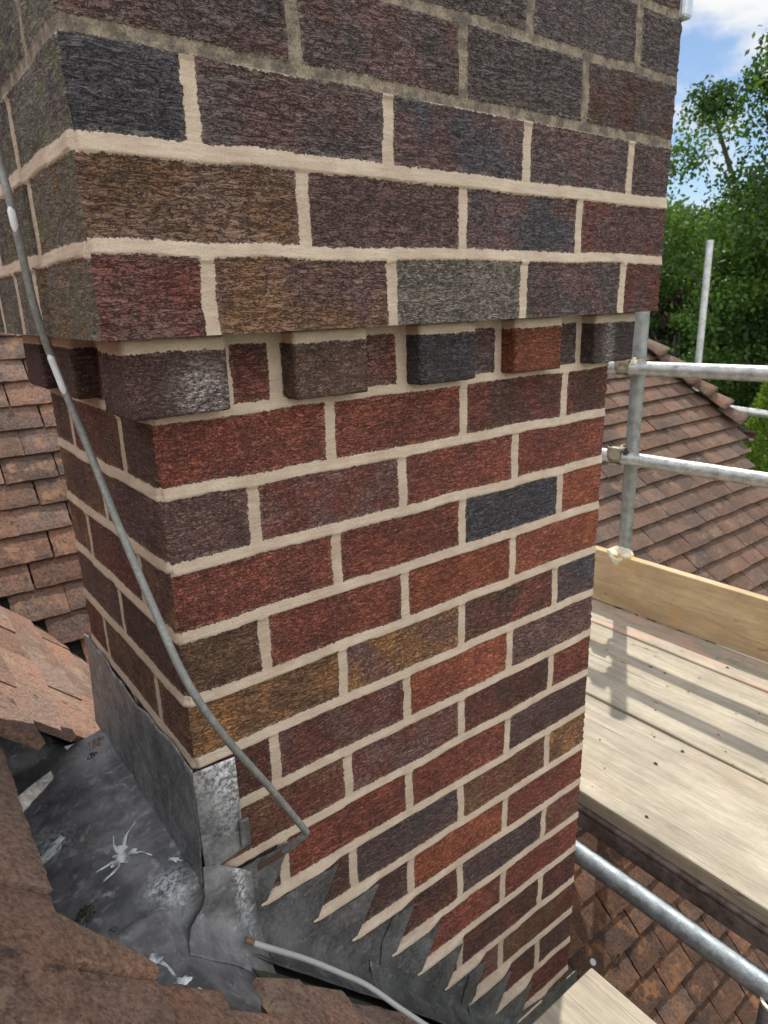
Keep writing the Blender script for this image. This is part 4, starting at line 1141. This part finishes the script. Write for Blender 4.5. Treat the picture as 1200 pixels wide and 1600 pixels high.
def broadleaf(name, base, h, cr, cz, seed, mat, label, cat='tree', nclump=70, per=420, size=75, sq=1.1, group=None, clr=(.16, .30), lb='trunk'):
    """base in metres; crown ellipsoid radius cr (m) centre height cz above base"""
    g = np.random.default_rng(seed); bx, by, bz = [v * 1000 for v in base]
    t = empty(name, (bx, by, bz), label, cat, group)
    cen = []; rad = []
    R_ = cr * 1000
    while len(cen) < nclump:
        d = g.normal(size=3); d /= np.linalg.norm(d); k = g.random() ** .45
        p = d * R_ * k * np.array([1, 1, sq]); c = np.array([bx, by, bz + cz * 1000]) + p
        cen.append(c); rad.append(R_ * g.uniform(*clr))
    V, F, T = leaves(cen, rad, [per] * nclump, size, seed, .75, .35)
    mesh_obj('crown', V, F, mat, t, dict(tint=T), False)
    m_ = MB(); r0 = h * 28
    top_ = np.array([bx + g.normal() * 200, by + g.normal() * 200, bz + cz * 1000 + R_ * .4])
    m_.tube([(bx, by, bz), (bx + 40, by, bz + cz * 400), tuple(top_)], [r0 * 1.1, r0 * .75, r0 * .2], 12)
    for i in range(min(60, nclump)):
        c = cen[i]; t0 = g.uniform(.3, .75); s = np.array([bx, by, bz]) * (1 - t0) + top_ * t0
        mid = (s + c) / 2 + np.array([0, 0, 200.])
        m_.tube([tuple(s), tuple(mid), tuple(c)], [r0 * .42, r0 * .26, r0 * .10], 7)
    m_.build('trunk', M_BARK, t, True)
    return t
ML1 = mat_leaf('oak_leaf', (.022, .052, .013), (.085, .150, .030))
ML2 = mat_leaf('dark_leaf', (.012, .030, .012), (.065, .115, .030), .3)
ML3 = mat_leaf('purple_leaf', (.045, .022, .026), (.09, .05, .045), .2)
ML4 = mat_leaf('conifer_leaf', (.07, .13, .018), (.17, .24, .03), .35)
GZ = -6.0
broadleaf('oak_tree', (18.9, 7.1, GZ), 14, 4.4, 6.8, 4, ML1, 'tall bright green oak with ragged crown rising into the sky at the right', nclump=190, per=640, size=64, sq=1.1, clr=(.13, .26))
broadleaf('broadleaf_tree', (24.6, 13.4, GZ), 12, 4.2, 5.4, 9, ML2, 'dark green tree directly behind the distant upright pole', nclump=80, per=620, size=85, group='dark trees behind the roofs', sq=.95)
broadleaf('broadleaf_tree', (28.5, 10.8, GZ), 12, 4.6, 4.9, 12, ML2, 'dark shaded tree behind the oak at the right edge', nclump=80, per=620, size=85, group='dark trees behind the roofs')
broadleaf('broadleaf_tree', (24.5, 17.5, GZ), 12, 4.5, 5.6, 15, ML2, 'dark tree hidden mostly behind the chimney on its right side', nclump=60, per=380, size=130, group='dark trees behind the roofs')
broadleaf('broadleaf_tree', (22.2, 9.6, GZ), 7, 2.7, 3.0, 18, ML2, 'low dark green tree between the hip tiles and the conifer', nclump=50, per=420, size=95, group='dark trees behind the roofs')
broadleaf('purple_beech', (19.0, 10.9, GZ), 6, 1.05, 5.2, 21, ML3, 'small purple-leaved tree beside the chimney above the hipped roof', nclump=22, per=260, size=60)
broadleaf('broadleaf_tree', (17.6, 9.3, GZ), 6, 1.3, 4.6, 24, ML1, 'light green young tree just above the ridge of the hipped roof', nclump=26, per=260, size=65, group='dark trees behind the roofs')
# conifer
t = empty('conifer', (9950, 3480, -6000), 'dense yellow-green clipped conifer at the right edge beyond the hipped roof', 'tree')
g = np.random.default_rng(31); n = 42000; hh = g.random(n) ** 1.15; ang = g.random(n) * 6.283
rr_ = 950 * (1 - hh) ** .62 * (.80 + .2 * g.random(n)) * (1 + .13 * np.sin(ang * 7 + hh * 25) + .1 * np.sin(ang * 13 - hh * 40))
Pc = np.stack([9950 + rr_ * np.cos(ang), 3480 + rr_ * np.sin(ang), -6000 + 200 + hh * 5320], -1)
outw = np.stack([np.cos(ang) * .6, np.sin(ang) * .6, .75 + 0 * ang], -1) + .35 * g.normal(size=(n, 3)); outw /= np.linalg.norm(outw, axis=1)[:, None]
sidev = np.cross(outw, g.normal(size=(n, 3))); sidev /= np.linalg.norm(sidev, axis=1)[:, None]
s = (38 * (.6 + .8 * g.random(n)))[:, None]
V = np.stack([Pc - outw * s, Pc + sidev * s * .32, Pc + outw * s * 1.2, Pc - sidev * s * .32], 1).reshape(-1, 3)
tt = np.repeat(np.clip(.5 + .3 * g.normal(size=n), 0, 1), 4)
mesh_obj('crown', V, np.arange(4 * n).reshape(n, 4), ML4, t, dict(tint=np.stack([tt] * 3, -1)), False)
mb = MB(); mb.tube([(9950, 3480, -6000), (9950, 3480, -1600)], [90, 25], 10); mb.build('trunk', M_BARK, t, True)
# bare thin trunk
t = empty('pine_tree', (18350, 8000, -6000), 'thin bare reddish trunk standing in front of the dark trees', 'tree')
mb = MB(); mb.tube([(18350, 8000, -6000), (18450, 8050, -2500), (18580, 8150, -600), (18600, 8180, 600)], [150, 120, 95, 60], 10)
mb.build('trunk', mat_plain('pine_bark', (.22, .15, .12), .9, 0, .3, 15, .01), t, True)
V, F, T = leaves([(18600, 8180, 700), (18900, 8500, 1100), (18300, 8000, 1200)], [700, 600, 600], [900] * 3, 80, 44)
mesh_obj('crown', V, F, ML2, t, dict(tint=T), False)
